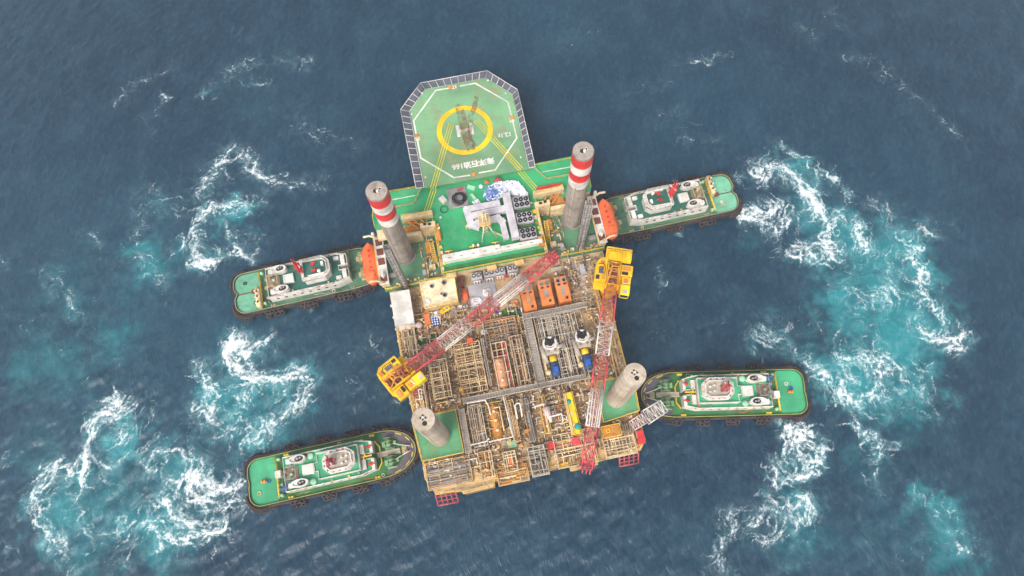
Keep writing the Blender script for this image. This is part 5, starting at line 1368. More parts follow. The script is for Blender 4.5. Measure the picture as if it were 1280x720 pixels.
m18 = module('pipe_rack', 'thin rack of brown pipes between the left crane and the framed modules', (527, 466, 536, 512), 11.2, 18, M_TANRUST, M_TANRUST, M_BROWN, M_CREAM, M_BROWN, (2, 3), (6, 8, 5), M_BROWN, .9)
m19 = module('pipe_rack', 'rack of cream pipes at the left edge below the pink tanks', (497, 412, 523, 446), 10.8, 19, M_CREAM, M_CREAM, M_TANRUST, M_STEEL, M_TAN, (3, 3), (7, 7, 5), M_CREAM, .6)
m20 = module('pipe_rack', 'rack of brown pipes along the right edge above the plain beige leg', (756, 412, 780, 470), 10.8, 20, M_TANRUST, M_TANRUST, M_CREAM, M_BROWN, M_TANRUST, (2, 5), (6, 7, 5), M_TANRUST, .7)
m21 = module('pipe_rack', 'rack of grey and brown pipes just above the pink vessel module', (603, 402, 650, 428), 11.4, 21, M_BROWN, M_STEEL, M_BROWN, M_PINKV, M_BROWN, (3, 2), (12, 14, 10), M_ORTAN, .35)
m22 = module('pipe_rack', 'cluttered rack of pipes below the right crane base', (738, 345, 756, 396), 11.2, 22, M_ORTAN, M_CREAM, M_BROWN, M_STEEL, M_TAN, (2, 4), (8, 10, 8), M_ORTAN, .7)
m23 = module('pipe_rack', 'strip of small pipes along the lower edge left of the pale grey ribbed module', (620, 587, 662, 600), 10.2, 23, M_TANRUST, M_CREAM, M_ORTAN, M_BROWN, M_TANRUST, (4, 1), (8, 8, 6), M_CREAM, .15)
m24 = module('pipe_rack', 'jumble of tan pipes under the hanging boom end', (690, 545, 748, 576), 10.8, 24, M_CREAM, M_CREAM, M_TANRUST, M_PINKRED, M_TANRUST, (4, 2), (12, 12, 7), M_CREAM, .35)
# the small pipes, trays and fittings that cover the deck between the modules
rnd = random.Random(77)
FILL = [((-26, -8, -33, 8), 1), ((-8, 10, -33.5, 1), 1), ((8, 25.5, -33.5, -2), 1), ((-25.5, -21, -2, 12), .7), ((14, 26, -2, 13), .8), ((-12, 3, 1, 5), .8)]
g1, g2, g3 = G(), G(), G()
PADS = [poly([(515, 525), (570, 512.5), (580.5, 566), (528, 577)], ZW), poly([(744, 478), (790, 470), (798.5, 514), (754, 529)], ZW)]
okp = lambda u, v: inside((u, v), HULL) and not any(inside((u, v), q) for q in PADS)
for r, k in FILL:
    area = (r[1] - r[0]) * (r[3] - r[2])
    for q in range(int(area * .42 * k)):
        u, v = rnd.uniform(r[0], r[1]), rnd.uniform(r[2], r[3]); L = rnd.uniform(1.5, 6); z = ZD + rnd.uniform(.3, 1.8); s_ = rnd.choice((-1, 1)) * rnd.uniform(.4, 1.4); al = rnd.random() < .55
        e = (u, v + L) if al else (u + L, v); e2 = (e[0] + s_, e[1]) if al else (e[0], e[1] + s_)
        if okp(u, v) and okp(*e) and okp(*e2): (g1 if rnd.random() < .7 else g3).tube([(u, v, ZD), (u, v, z), (e[0], e[1], z), (e2[0], e2[1], z), (e2[0], e2[1], ZD)], rnd.uniform(.06, .17))
    for q in range(int(area * 1.1 * k)):
        u, v = rnd.uniform(r[0], r[1]), rnd.uniform(r[2], r[3])
        if not (okp(u - .6, v - .6) and okp(u + .6, v + .6)): continue
        a = rnd.uniform(.12, .5); b = rnd.uniform(.12, .5); h = rnd.uniform(.2, 1.5)
        if rnd.random() < .65: g2.obox((u, v, ZD + h / 2), (a * 1.6, b * 1.6, h), rnd.choice((0, 0, 0, .5)))
        else: g2.cyl((u, v, ZD), (u, v, ZD + h), a * .7, n=10)
single('deck_pipework', 'small tan and cream pipes running over the brown process deck between the modules', 'pipework', g1, M_MIX, kind='stuff')
single('grey_deck_pipework', 'small grey pipes running over the brown process deck between the modules', 'pipework', g3, M_MIXG, kind='stuff')
single('deck_fittings', 'small boxes, valves and pots scattered over the brown process deck', 'fittings', g2, M_MIX, kind='stuff')
# separators (tan and yellow tanks on their skids)
for px, lb_, mm, seed in (((606, 505, 633, 547), 'orange tan separator beside the pale framed module', M_ORTAN, 31), ((672, 495, 690, 541), 'orange tan separator with a pale cone beside the grey cluttered module', M_ORTAN, 32), ((704, 492, 727, 541), 'yellow and teal separator left of the hanging boom end', M_YELLOW, 33)):
    rnd = random.Random(seed); r = rect(*px, 12.4)
    t = thing('separator', lb_, 'separator', (r[0] + r[1]) / 2, (r[2] + r[3]) / 2, ZD)
    g = G(); g.box(r[0], r[1], r[2], r[3], ZD + .004, ZD + .3); part('skid_floor', g, M_ORTAN if seed < 33 else M_GREYDK, t)
    w = r[1] - r[0]
    if seed < 33: vessel(t, (r[0] + w * .1, r[1] - w * .1, r[2] + .3, r[3] - .3), 11.2, w * .34, M_ORTAN)
    else:
        g = G(); g.bbox(r[0] + .2, r[0] + .9, r[2], r[3], ZD + .3, 12.4, .1); part('side_beam', g, M_RAILY, t)
        g = G(); g.bbox(r[1] - 1.3, r[1] - .2, r[2], r[3], ZD + .3, 12.4, .1); part('side_beam', g, M_YELLOW, t)
        vessel(t, (r[0] + 1.0, r[1] - 1.4, r[2] + .3, r[3] - .3), 11.0, .95, M_CREAM)
        for k, q in enumerate(((722, 533), (711, 502), (716, 517))):
            c = uv(*q, 12.5); g = G(); g.cyl((c[0], c[1], 10), (c[0], c[1], 12.6 - .2 * k), .75 - .15 * k, n=14); g.ball((c[0], c[1], 12.6 - .2 * k), .75 - .15 * k, 12, 6, (1, 1, .5)); part('valve', g, M_TEAL, t)
    g = G(); pipe_bundle(g, r, ZD + .3, 13.0, 7, rnd, .08, .16, .6); part('pipework', g, M_CREAM, t)
    g = G(); pipe_bundle(g, r, ZD + .3, 12.6, 6, rnd, .08, .16, .5); part('pipework', g, M_BROWN, t)
    g = G(); g.rail([(r[0], r[2]), (r[1], r[2]), (r[1], r[3]), (r[0], r[3])], 11.6, 1, 1.6, .05, True); part('railing', g, M_RAILY, t)
    if seed == 32:
        c = uv(683, 514, 13); g = G(); g.cyl((c[0], c[1] + .8, 12.6), (c[0] + .6, c[1] - 2.6, 12.9), .95, .3, 14); part('cone', g, M_PINK, t)
def pipe_thing(label, pts, z, r, mat, name='loop_pipe'):
    q = [uv(x, y, z) for x, y in pts]; g = G()
    g.tube([(q[0][0], q[0][1], ZD)] + [(a[0], a[1], z) for a in q] + [(q[-1][0], q[-1][1], ZD)], r, 8)
    return single(name, label, 'pipe', g, mat)
pipe_thing('white hairpin pipe bent into a tall loop over the grey cluttered module', [(646.5, 522), (643.5, 507), (646, 504), (650, 504), (652.5, 519)], 13.0, .19, M_PALE)
pipe_thing('white pipe running along the left edge of the pale framed module', [(584, 504), (606, 500), (610, 506), (613, 517)], 13.2, .16, M_PALE)
pipe_thing('long white pipe running down between the orange tan separator and the brown module', [(629, 495), (641, 546), (612, 552)], 13.2, .15, M_PALE)
pipe_thing('white elbow pipe bridging the two rightmost separators', [(686, 521), (702, 517.5), (704, 525)], 13.4, .18, M_PALE)
pipe_thing('short white pipe across the top of the cone separator', [(669, 508), (680, 505)], 13.4, .2, M_PALE)
pipe_thing('white pipe along the foot of the pale framed module', [(589, 556), (608, 551.5), (611, 548)], 13.0, .16, M_PALE)
# grating walkways
def walkway(label, px, z, along, group='grey grating walkways'):
    r = rect(*px, z)
    t = thing('grating_walkway', label, 'walkway', (r[0] + r[1]) / 2, (r[2] + r[3]) / 2, ZD, group)
    g = G(); g.box(r[0], r[1], r[2], r[3], z - .15, z); gr = part('grating', g, M_GRATE, t)
    n = int(((r[3] - r[2]) if along == 'v' else (r[1] - r[0])) / .62)
    g = G()
    for k in range(n + 1):
        q = k / n
        if along == 'v': y = r[2] + (r[3] - r[2]) * q; g.box(r[0], r[1], y - .05, y + .05, z + .002, z + .06)
        else: x = r[0] + (r[1] - r[0]) * q; g.box(x - .05, x + .05, r[2], r[3], z + .002, z + .06)
    part('slats', g, M_GREYL, gr)
    for s in (0, 1):
        g = G()
        if along == 'v': g.rail([(r[s], r[2]), (r[s], r[3])], z, 1.0, 1.5, .07)
        else: g.rail([(r[0], r[2 + s]), (r[1], r[2 + s])], z, 1.0, 1.5, .07)
        part('railing', g, M_GREYL, t)
    g = G()
    for a in (r[0] + .1, r[1] - .1):
        for q in (.02, .35, .68, .98):
            b = r[2] + (r[3] - r[2]) * q; g.cyl((a, b, ZD), (a, b, z - .15), .12, n=6)
    part('posts', g, M_TANRUST, t)
walkway('broad grey grating walkway running straight across the platform below the modules', (578, 499, 733, 474), 13.2, 'u')
walkway('grey grating walkway running down the left side of the pump module', (653, 396, 682, 483), 13.1, 'v')
walkway('dark railed walkway across the top of the pump module below the orange generators', (654, 394, 734, 384.5), 13.25, 'u')
walkway('narrow grey walkway running down the right side of the left corner pad', (573, 512, 590, 566), 11.6, 'v')
walkway('tan walkway down the right side of the long tan pipe module', (601, 424, 615, 482), 12.9, 'v')
# pumps with blue motors
for k, (h, yv, b0, b1) in enumerate((((687.5, 430), (691.5, 448.5), (692.5, 452.5), (696, 470)), ((728, 421), (731.5, 439.5), (732.5, 443), (736.5, 460)))):
    z = 13.4
    H_, Yc, A, B_ = uv(*h, z), uv(*yv, z), uv(*b0, z), uv(*b1, z)
    t = thing('pump', 'white headed pump with orange coupling and blue motor, ' + ('left one beside the grey walkway', 'right one near the hanging boom')[k], 'pump', H_[0], H_[1], ZD, 'pumps with blue motors')
    g = G(); g.cyl((A[0], A[1], z - .6), (B_[0], B_[1], z - .6), 1.0, n=20)
    for q in range(9): 
        a = Vector(A).lerp(Vector(B_), (q + .5) / 9); g.torus((a.x, a.y, z - .6), 1.0, .06, (B_[0] - A[0], B_[1] - A[1], 0), 20, 4)
    mt = part('motor', g, M_BLUE, t)
    g = G(); g.bbox(A[0] - .5, A[0] + .6, A[1] - 2.6, A[1] - 1.2, z + .2, z + .8, .1); part('terminal_box', g, M_DRUM, mt)
    g = G(); g.cyl((Yc[0], Yc[1] + .75, z - .5), (Yc[0], Yc[1] - .7, z - .5), .95, .8, 18); part('coupling', g, M_YELLOW, t)
    g = G(); g.bbox(Yc[0] - 1.6, Yc[0] + 1.9, Yc[1] + 1.0, Yc[1] + 2.9, ZD + 2.5, z + .3, .25); g.cyl((Yc[0] - 2.2, Yc[1] + 3.4, z), (Yc[0] - 1.6, Yc[1] - .8, z), .55, n=14); g.cyl((Yc[0] + 1.4, Yc[1] + 2.4, z + .2), (Yc[0] + 3.0, Yc[1] + 2.9, z + .2), .4, n=12); part('manifold', g, M_GREYL, t)
    for du in (-.7, .9):
        g = G(); g.cyl((Yc[0] + du, Yc[1] + 2.0, z + .3), (Yc[0] + du, Yc[1] + 2.0, z + .45), .38, n=12); part('port', g, M_GREYDK, t)
    g = G(); g.torus((H_[0], H_[1] + .2, z), 1.5, .3, (0, .2, 1), 18, 8); g.cyl((H_[0] - 1.9, H_[1] - .6, z - .2), (H_[0] + 1.9, H_[1] - .2, z - .2), .45, n=12); part('head_pipe', g, M_BOOMW, t)
    g = G(); g.cyl((H_[0], H_[1] + .2, z - 1), (H_[0], H_[1] + .2, z + .25), .8, n=14); g.bbox(H_[0] - 1.0, H_[0] - .3, H_[1] + .7, H_[1] + 1.6, z - .5, z + .5, .1); g.bbox(H_[0] + .5, H_[0] + 1.2, H_[1] + .6, H_[1] + 1.4, z - .5, z + .45, .1); part('valve_block', g, M_BLACK, t)
    g = G(); g.tube([(B_[0] - 2.2, B_[1] + 6.5, z - .3), (B_[0] - 2.0, B_[1] + 1.6, z - .3), (B_[0] - 1.6, B_[1] + 1.0, z - .3)], .3, 8); g.ball((B_[0] - 1.7, B_[1] + 1.2, z - .1), .7, 12, 8); part('suction_pipe', g, M_CREAM, t)
# orange generator sets
for k, (cx, cy) in enumerate(((660.5, 372), (682.5, 365), (703.5, 361))):
    z = 12.8; c = uv(cx, cy, z)
    t = thing('generator_set', 'orange generator set with two fans, ' + ('left one at the tip of the white boom part', 'middle one of the three', 'right one nearest the right crane')[k], 'generator', c[0], c[1], ZD, 'orange generator sets')
    g = G(); g.bbox(c[0] - 1.55, c[0] + 1.55, c[1] - 3.3, c[1] + 3.3, ZD + .3, z, .1); part('housing', g, M_GENSET, t)
    g = G(); g.box(c[0] - 1.7, c[0] + 1.7, c[1] - 3.5, c[1] + 3.4, ZD + .004, ZD + .3); part('skid', g, M_MAROON, t)
    for du in (-.72, .72):
        g = G(); g.ring((c[0] + du, c[1] + 2.2), .42, .62, z + .002, z + .22, 20); fr = part('fan', g, M_STEEL, t)
        g = G(); g.cyl((c[0] + du, c[1] + 2.2, z + .003), (c[0] + du, c[1] + 2.2, z + .08), .42, n=18); part('fan_disc', g, M_GREYDK if k != 2 else M_FAN, fr)
        g = G(); g.bbox(c[0] + du - .35, c[0] + du + .35, c[1] + 1.0, c[1] + 1.4, z + .002, z + .2, .05); part('exhaust_box', g, M_MAROON if k < 2 else M_BLACK, t)
    g = G(); g.box(c[0] - .45, c[0] + .4, c[1] - 1.5, c[1] + .7, z + .002, z + .06); part('grille', g, M_STEEL if k else M_BROWN, t)
    g = G(); g.cyl((c[0] + .5, c[1] - 2.4, z), (c[0] + .5, c[1] - 2.4, z + .3), .3, n=12); part('exhaust_pipe', g, M_BLACK, t)
    for s in (-1, 1):
        g = G(); g.box(c[0] + s * 1.56 - .02, c[0] + s * 1.56 + .02, c[1] - 2.6, c[1] + 1.6, ZD + .9, z - .6); part('door', g, M_ORTAN, t)
# white shed roof at the left edge
r = rect(487.5, 366, 518, 403, 13.5)
t = thing('store_shed', 'white ribbed shed at the left edge below the left lifeboat davit', 'shed', (r[0] + r[1]) / 2, (r[2] + r[3]) / 2, ZD)
g = G(); g.box(r[0] + .15, r[1] - .15, r[2] + .15, r[3] - .15, ZD, 13.3); part('wall', g, M_WHITE, t)
g = G(); g.box(r[0], r[1], r[2], r[3], 13.3, 13.45)
rf_ = part('roof', g, M_PALE, t)
g = G()
for k in range(17):
    v = r[2] + .2 + (r[3] - r[2] - .4) * k / 16; g.box(r[0] + .05, r[1] - .05, v - .05, v + .05, 13.452, 13.52)
part('ribs', g, M_PALE, rf_)
# rust speckled tank top
q = poly([(524.5, 352.5), (568, 345), (573, 376.5), (530.5, 386.5)], 13)
t = thing('storage_tank', 'cream square tank with rust speckles and three round openings below the green deck', 'tank', *uv(548, 366, ZD), ZD)
g = G(); g.prism(inset(q[::-1], .1), ZD, 12.85); part('wall', g, M_TANRUST, t)
mm = paint('tank_top', (226, 208, 170), (150, 96, 50), .5, .6, 1.1)
g = G(); g.prism(q, 12.85, 13.0); tp = part('tank_top', g, mm, t)
for (x, y, rr) in ((540, 358, .55), (555, 353.5, .62), (556, 369, .62), (552, 367.5, .3), (534, 378, .75)):
    c = uv(x, y, 13); g = G(); g.ring(c, rr * .68, rr, 13.002, 13.35, 20); mh = part('manhole', g, M_STEEL if rr < .7 else M_PALE, t)
    g = G(); g.cyl((c[0], c[1], 13.003), (c[0], c[1], 13.1), rr * .68, n=16); part('cover', g, M_FAN if rr < .7 else M_PALE, mh)
g = G(); g.rail(q, 13, 1, 1.4, .06, True); part('railing', g, M_RAILY, t)
# four coolers with two fans each
for k, (x, y) in enumerate(((595.3, 344.2), (611.2, 341), (624.3, 338), (640.5, 334.8))):
    z = 12.2; c = uv(x, y, z)
    t = thing('twin_fan_cooler', 'grey cooler with two dark fans, ' + ('leftmost in the row next to the cream square tank', 'second from the left under the green deck edge', 'third from the left under the green deck edge', 'rightmost in the row near the red boom tip')[k], 'cooler', c[0], c[1], ZD, 'row of twin fan coolers')
    g = G(); g.bbox(c[0] - 1.35, c[0] + 1.35, c[1] - .95, c[1] + .8, ZD, z, .1); part('casing', g, M_GREY, t)
    for du in (-.62, .62):
        g = G(); g.ring((c[0] + du, c[1]), .34, .52, z + .002, z + .2, 20); fr = part('fan', g, M_FAN, t)
        g = G(); g.cyl((c[0] + du, c[1], z + .003), (c[0] + du, c[1], z + .1), .34, n=16); part('fan_disc', g, M_GREY, fr)
    g = G()
    for q_ in range(3): g.cyl((c[0] - .8 + q_ * .7, c[1] - 1.3, ZD), (c[0] - .8 + q_ * .7, c[1] - 1.3, z - .6), .16, n=8)
    g.cyl((c[0] - .9, c[1] - 1.3, z - .6), (c[0] + .8, c[1] - 1.3, z - .6), .12, n=8)
    part('header_pipe', g, M_PALE, t)
# laydown slab and the things lying on it
r = rect(584, 357, 623, 376, ZD + .3); g = G(); g.bbox(r[0], r[1], r[2] - 1.0, r[3], ZD + .003, ZD + .3, .05)
single('laydown_slab', 'plain grey laydown slab below the row of coolers', 'slab', g, M_GREY)
def cloth(label, px, w, d, h, seed, mat=M_TARP, z0=ZD + .3, name='white_tarp', cat='tarp'):
    rr = random.Random(seed); c = uv(*px, z0 + h); g = G(); n = 12
    vs = []
    for j in range(n + 1):
        for i in range(n + 1):
            x, y = -1 + 2 * i / n, -1 + 2 * j / n
            e = max(abs(x), abs(y)); z = z0 + .02 + h * max(0, 1 - e ** 4) * (.65 + .35 * math.sin(3 * x + seed) * math.cos(4 * y + seed)) + rr.uniform(0, .08)
            k = 1 - .16 * (x * x * y * y); vs.append((c[0] + x * w / 2 * k + rr.uniform(-.06, .06), c[1] + y * d / 2 * k + rr.uniform(-.06, .06), z))
    g.add(vs, [(j * (n + 1) + i, j * (n + 1) + i + 1, (j + 1) * (n + 1) + i + 1, (j + 1) * (n + 1) + i) for j in range(n) for i in range(n)], True)
    g.box(c[0] - w * .42, c[0] + w * .42, c[1] - d * .42, c[1] + d * .42, z0, z0 + .02)
    return single(name, label, cat, g, mat)
cloth('white tarp covering a square load at the right end of the grey slab', (609, 364), 2.4, 2.1, 1.0, 1)
cloth('crumpled white tarp heap left of the boom on the grey slab', (595.5, 375.5), 2.9, 2.3, 1.1, 2)
cloth('low white tarp beside the lower right corner of the cream square tank', (577, 383), 2.6, 1.3, .6, 3, z0=ZD)
cloth('white tarp below the tip of the white boom part', (643, 387), 2.0, 1.0, .6, 4, z0=ZD)
cloth('small white tarp between the orange pipes and the left boom', (605, 414), 1.7, 1.5, .7, 5, z0=ZD)
cloth('green camouflage net lying under the red middle part of the left boom', (640, 391), 5.2, 3.2, .8, 6, M_NETGREEN, ZD, 'camouflage_net', 'net')
cloth('long green camouflage net lying beside the first white part of the left boom', (536, 423), 7.0, 1.9, .7, 7, M_NETGREEN, ZD, 'camouflage_net', 'net')
cloth('green camouflage net patch seen through the left boom', (580, 403), 2.6, 1.6, .6, 8, M_NETGREEN, ZD, 'camouflage_net', 'net')
cloth('blue tarp at the edge of the green net near the boom', (620.5, 388.5), 1.3, 1.0, .8, 9, M_DRUM, ZD, 'blue_tarp', 'tarp')
cloth('blue and grey tarp left of the first orange generator', (648.5, 387.5), 1.3, .9, .9, 10, M_DRUM, ZD, 'blue_tarp', 'tarp')
cloth('brown cover over cargo left of the first orange generator', (643.5, 378), 2.2, 1.9, 1.0, 11, M_PINKV, ZD, 'brown_cover', 'cover')
# drums, small tanks
rnd = random.Random(21)
spots = [(539.5 + 3.1 * i + .5 * j, 397 + 2.9 * j - .5 * i) for j in range(4) for i in range(3)]
proto = None
for k, (x, y) in enumerate(spots):
    c = uv(x, y, ZD + 1)
    if proto is None:
        t = thing('drum', 'blue steel drum standing in the cluster above the left boom', 'drum', c[0], c[1], ZD, 'cluster of blue drums')
        g = G(); g.cyl((c[0], c[1], ZD), (c[0], c[1], ZD + .95), .31, n=16)
        for zz in (.05, .33, .62, .93): g.torus((c[0], c[1], ZD + zz), .31, .022, n=16, m=4)
        bd = part('body', g, M_DRUM, t); g = G(); g.cyl((c[0], c[1], ZD + .952), (c[0], c[1], ZD + .97), .2, n=12); part('lid', g, M_SACK, bd); proto = t
    else:
        t = copy_tree(proto); t.location = world(c[0], c[1], ZD)
for k, (x, y) in enumerate(((502, 410), (510.5, 408), (517.5, 406.5), (523.5, 406))):
    c = uv(x, y, ZD + 1.5); g = G(); rr = (.85, .85, .55, .8)[k]
    g.cyl((c[0], c[1], ZD), (c[0], c[1], ZD + 1.5), rr, n=20); g.ball((c[0], c[1], ZD + 1.5), rr, 20, 8, (1, 1, .4)); g.cyl((c[0], c[1], ZD + 1.7), (c[0], c[1], ZD + 2.0), rr * .3, n=10)
    single('water_tank', ('round pink tank at the far left under the white shed', 'second round pink tank under the white shed, with a dark lid', 'smallest of the pink tanks under the white shed', 'pale pink tank at the right of the row under the white shed')[k], 'tank', g, M_PINK, 'pink tanks')
c = uv(556, 387, ZD + 2); t = thing('yellow_compressor', 'yellow compressor skid below the cream square tank', 'compressor', c[0], c[1], ZD)
g = G(); g.obox((c[0], c[1], ZD + 1.2), (2.5, 1.2, 1.5), .45); part('housing', g, M_YELLOW, t)
g = G(); g.obox((c[0], c[1], ZD + .25), (2.8, 1.5, .4), .45); part('skid', g, M_BLACK, t)
g = G(); g.cyl((c[0] - .5, c[1] - .2, ZD + 1.9), (c[0] - .5, c[1] - .2, ZD + 2.4), .18, n=8); g.cyl((c[0] + .5, c[1] + .25, ZD + 1.9), (c[0] + .5, c[1] + .25, ZD + 2.2), .25, n=10); part('exhaust_pipe', g, M_STEEL, t)
for k, (x, y, w, d, h, mm, lb_) in enumerate(((533, 393, 1.2, 1.8, 1.6, M_GENSET, 'orange crate left of the blue drums, upper one'), (534.5, 402, 1.3, 2.4, 1.2, M_GENSET, 'orange crate left of the blue drums, lower one'), (547, 392, 1.5, 1.2, 1.2, M_SACK, 'white crate above the blue drums'), (562, 394, 1.6, 1.5, 1.3, M_BROWN, 'brown round topped crate right of the yellow compressor'), (567, 390.5, 1.4, 1.8, 1.2, M_STEEL, 'grey crate right of the yellow compressor'),
      (600, 349.5, 1.2, .8, .9, M_PINKV, 'pale crate in front of the leftmost cooler'), (626, 346, 2.0, 1.0, 1.1, M_PINKV, 'pinkish crate between the coolers and the boom'), (634, 343, 1.6, 1.0, 1.0, M_PINKRED, 'red crate beside the rightmost cooler'), (568.5, 352, .9, 3.2, 2.0, M_BROWN, 'tall brown cabinet against the right side of the cream square tank'), (577, 351, .8, 2.4, 2.4, M_MAROON, 'maroon cabinet left of the leftmost cooler'),
      (714, 334.5, 1.7, 1.4, .8, M_STEEL, 'grey crate above the right orange generator'), (711, 342, 1.5, 1.4, .7, M_STEEL, 'grey crate just right of the right orange generator fans'), (697, 336, 3.0, 1.0, 1.0, M_GREYL, 'long pale crate beside the red boom tip'), (728, 336, 1.2, 2.4, 2.0, M_GREY, 'tall grey cabinet left of the right crane'), (721, 369, 1.3, 1.5, .5, M_BROWN, 'low brown crate right of the third orange generator'),
      (590, 391, 2.2, 1.6, .9, M_TAN, 'tan crate beneath the red middle part of the left boom'), (628, 402, 1.8, 1.4, .8, M_GENSET, 'orange brown crate below the green net'), (637, 399, 2.2, 1.2, .9, M_MAROON, 'maroon crate beside the green net'), (587.5, 425.5, 1.2, 1.1, 4.2, M_ORANGE, 'bright orange hopper on the long tan pipe module'), (649, 357, 1.2, .9, 1.2, M_RED, 'small red crate under the end of the white boom part'),
      (520, 491, 1.5, 1.2, 1.0, M_PINKRED, 'faded red crate behind the left crane cab'), (659, 538.5, 1.5, .7, 2.8, M_ORTAN, 'rusty orange drum shaped unit on the grey cluttered module'), (689.5, 557, 1.7, 1.3, 2.0, M_RED, 'red cabinet near the lower edge left of the boom end'), (700, 558, 1.8, 1.6, 1.3, M_TAN, 'tan hatch box left of the hanging boom end'), (720, 552, 1.6, 1.8, 2.2, M_REDBOOM, 'red cabinet touching the hanging boom end'), (638, 576, 1.3, 1.9, 2.4, M_GENSET, 'orange unit inside the small cream frame'),
      (717, 585, 1.6, 1.1, 1.5, M_TANRUST, 'tan box on the lower edge left of the boom tip'), (706, 581, 1.4, .9, 1.2, M_YELLOW, 'yellow box on the lower edge left of the boom tip'), (801, 546.5, 1.5, 2.8, 1.8, M_RED, 'red box at the lower right corner of the platform'), (792, 550, 1.0, 2.0, 1.4, M_BROWN, 'brown box beside the red corner box'), (640, 555, 2.0, 1.6, .8, M_RAFT, 'pale green crate below the orange tan separator'), (571, 455, .7, 1.8, 1.4, M_TANRUST, 'tan cabinet between the two framed modules, upper'), (577, 486, 1.2, .8, 1.6, M_YELLOW, 'yellow cabinet at the foot of the narrow pipe module'))):
    c = uv(x, y, ZD + h); g = G()
    g.bbox(c[0] - w / 2, c[0] + w / 2, c[1] - d / 2, c[1] + d / 2, ZD + .01, ZD + h - .1, .06); g.box(c[0] - w * .54, c[0] + w * .54, c[1] - d * .54, c[1] + d * .54, ZD + h - .1, ZD + h)
    for e in (-.4, 0, .4): g.box(c[0] + e * w - .05, c[0] + e * w + .05, c[1] - d * .5, c[1] + d * .5, ZD + h + .001, ZD + h + .06)
    single('hopper' if 'hopper' in lb_ else 'cabinet' if 'cabinet' in lb_ else 'crate' if 'crate' in lb_ else 'equipment_box', lb_, 'crate' if 'crate' in lb_ else 'cabinet' if 'cabinet' in lb_ else 'hopper' if 'hopper' in lb_ else 'box', g, mm)
c = uv(581, 368, ZD + 1.5); g = G(); g.cyl((c[0], c[1] + 1.2, ZD + .8), (c[0], c[1] - 1.2, ZD + .8), .75, n=18); g.ball((c[0], c[1] + 1.2, ZD + .8), .75, 16, 8, (1, .5, 1)); g.ball((c[0], c[1] - 1.2, ZD + .8), .75, 16, 8, (1, .5, 1)); g.box(c[0] - .7, c[0] + .7, c[1] - .9, c[1] - .6, ZD, ZD + .5); g.box(c[0] - .7, c[0] + .7, c[1] + .6, c[1] + .9, ZD, ZD + .5)
single('orange_tank', 'orange lying cylinder tank left of the grey slab', 'tank', g, M_ORANGE)
c = uv(605.5, 414.5, ZD + 2); g = G(); g.torus((c[0], c[1], ZD + 1.6), .6, .26, (0, 0, 1), 14, 6); g.cyl((c[0], c[1], ZD), (c[0], c[1], ZD + 1.4), .5, n=12); single('hose_reel', 'white hose reel between the boom and the grey pipe rack', 'hose reel', g, M_PALE)
# pale deck with dark hatches right of the generators
r = rect(709, 330, 737, 374, ZD + .2); g = G(); g.bbox(r[0], r[1], r[2], r[3], ZD + .003, ZD + .2, .05); single('pale_deck_panel', 'pale worn deck panel right of the orange generators', 'deck panel', g, M_GREYL)
# small tanks: yellow tank skid under the right pad, gangway
r = rect(751, 534, 776, 541, 11.2); t = thing('yellow_tank_skid', 'yellow tank skid right of the hanging boom end below the corner pad', 'tank', (r[0] + r[1]) / 2, (r[2] + r[3]) / 2, ZD)
g = G(); g.bbox(r[0], r[1], r[2] - .6, r[3] + .2, ZD, 11.2, .12); part('tank_body', g, M_ORTAN, t)
g = G(); g.torus(((r[0] * .65 + r[1] * .35), (r[2] + r[3]) / 2, 11.3), .42, .14, n=14); part('lid', g, M_YELLOW, t)
g = G(); g.rail([(r[0], r[2] - .5), (r[1], r[2] - .5), (r[1], r[3]), (r[0], r[3])], 11.2, 1, 1.4, .06, True); part('railing', g, M_RAILY, t)
r = rect(776, 531, 789, 538, 11); g = G(); 
for k in range(5): g.tube([(r[0] + .4 + k * .5, r[2] - .6, ZD), (r[0] + .4 + k * .5, r[2] - .6, 11), (r[0] + .4 + k * .5, r[3], 11), (r[0] + .4 + k * .5, r[3], ZD)], .16)
g.box(r[0], r[1], r[2] - .7, r[3] + .1, ZD, ZD + .3)
single('pipe_rack', 'rack of dark pipes between the yellow tank skid and the gangway', 'pipe rack', g, M_GREYDK)
A, B_ = uv(789, 533, 10.5), uv(829, 508, 9.2)
A, B_ = (A[0], A[1], 10.5), (B_[0], B_[1], 9.0)
t = thing('gangway', 'pale lattice gangway reaching from the right corner pad over the tug bow', 'gangway', A[0], A[1], ZD)
mid_ = [A[i] * .55 + B_[i] * .45 for i in range(3)]
g = G(); g.lattice(A, mid_, 2.2, 2.4, 1.2, 1.4, 6, .11, .08); part('inner_section', g, M_PINK, t)
g = G(); g.lattice(mid_, B_, 3.2, 3.0, 1.6, 1.6, 5, .14, .1); sec = part('outer_section', g, M_BOOMW, t)
g = G()
d_ = Vector(B_) - Vector(mid_); an = math.atan2(d_.y, d_.x)
for k in range(7):
    p = Vector(mid_).lerp(Vector(B_), (k + .5) / 7); g.obox((p.x, p.y, p.z - .55), (.32, 2.5, .1), an)
part('treads', g, M_GREYL, sec)
g = G(); p = Vector(A).lerp(Vector(mid_), .5); g.obox((p.x, p.y, p.z - .4), ((Vector(mid_) - Vector(A)).length, 1.9, .1), an); part('floor', g, M_STEEL, t)

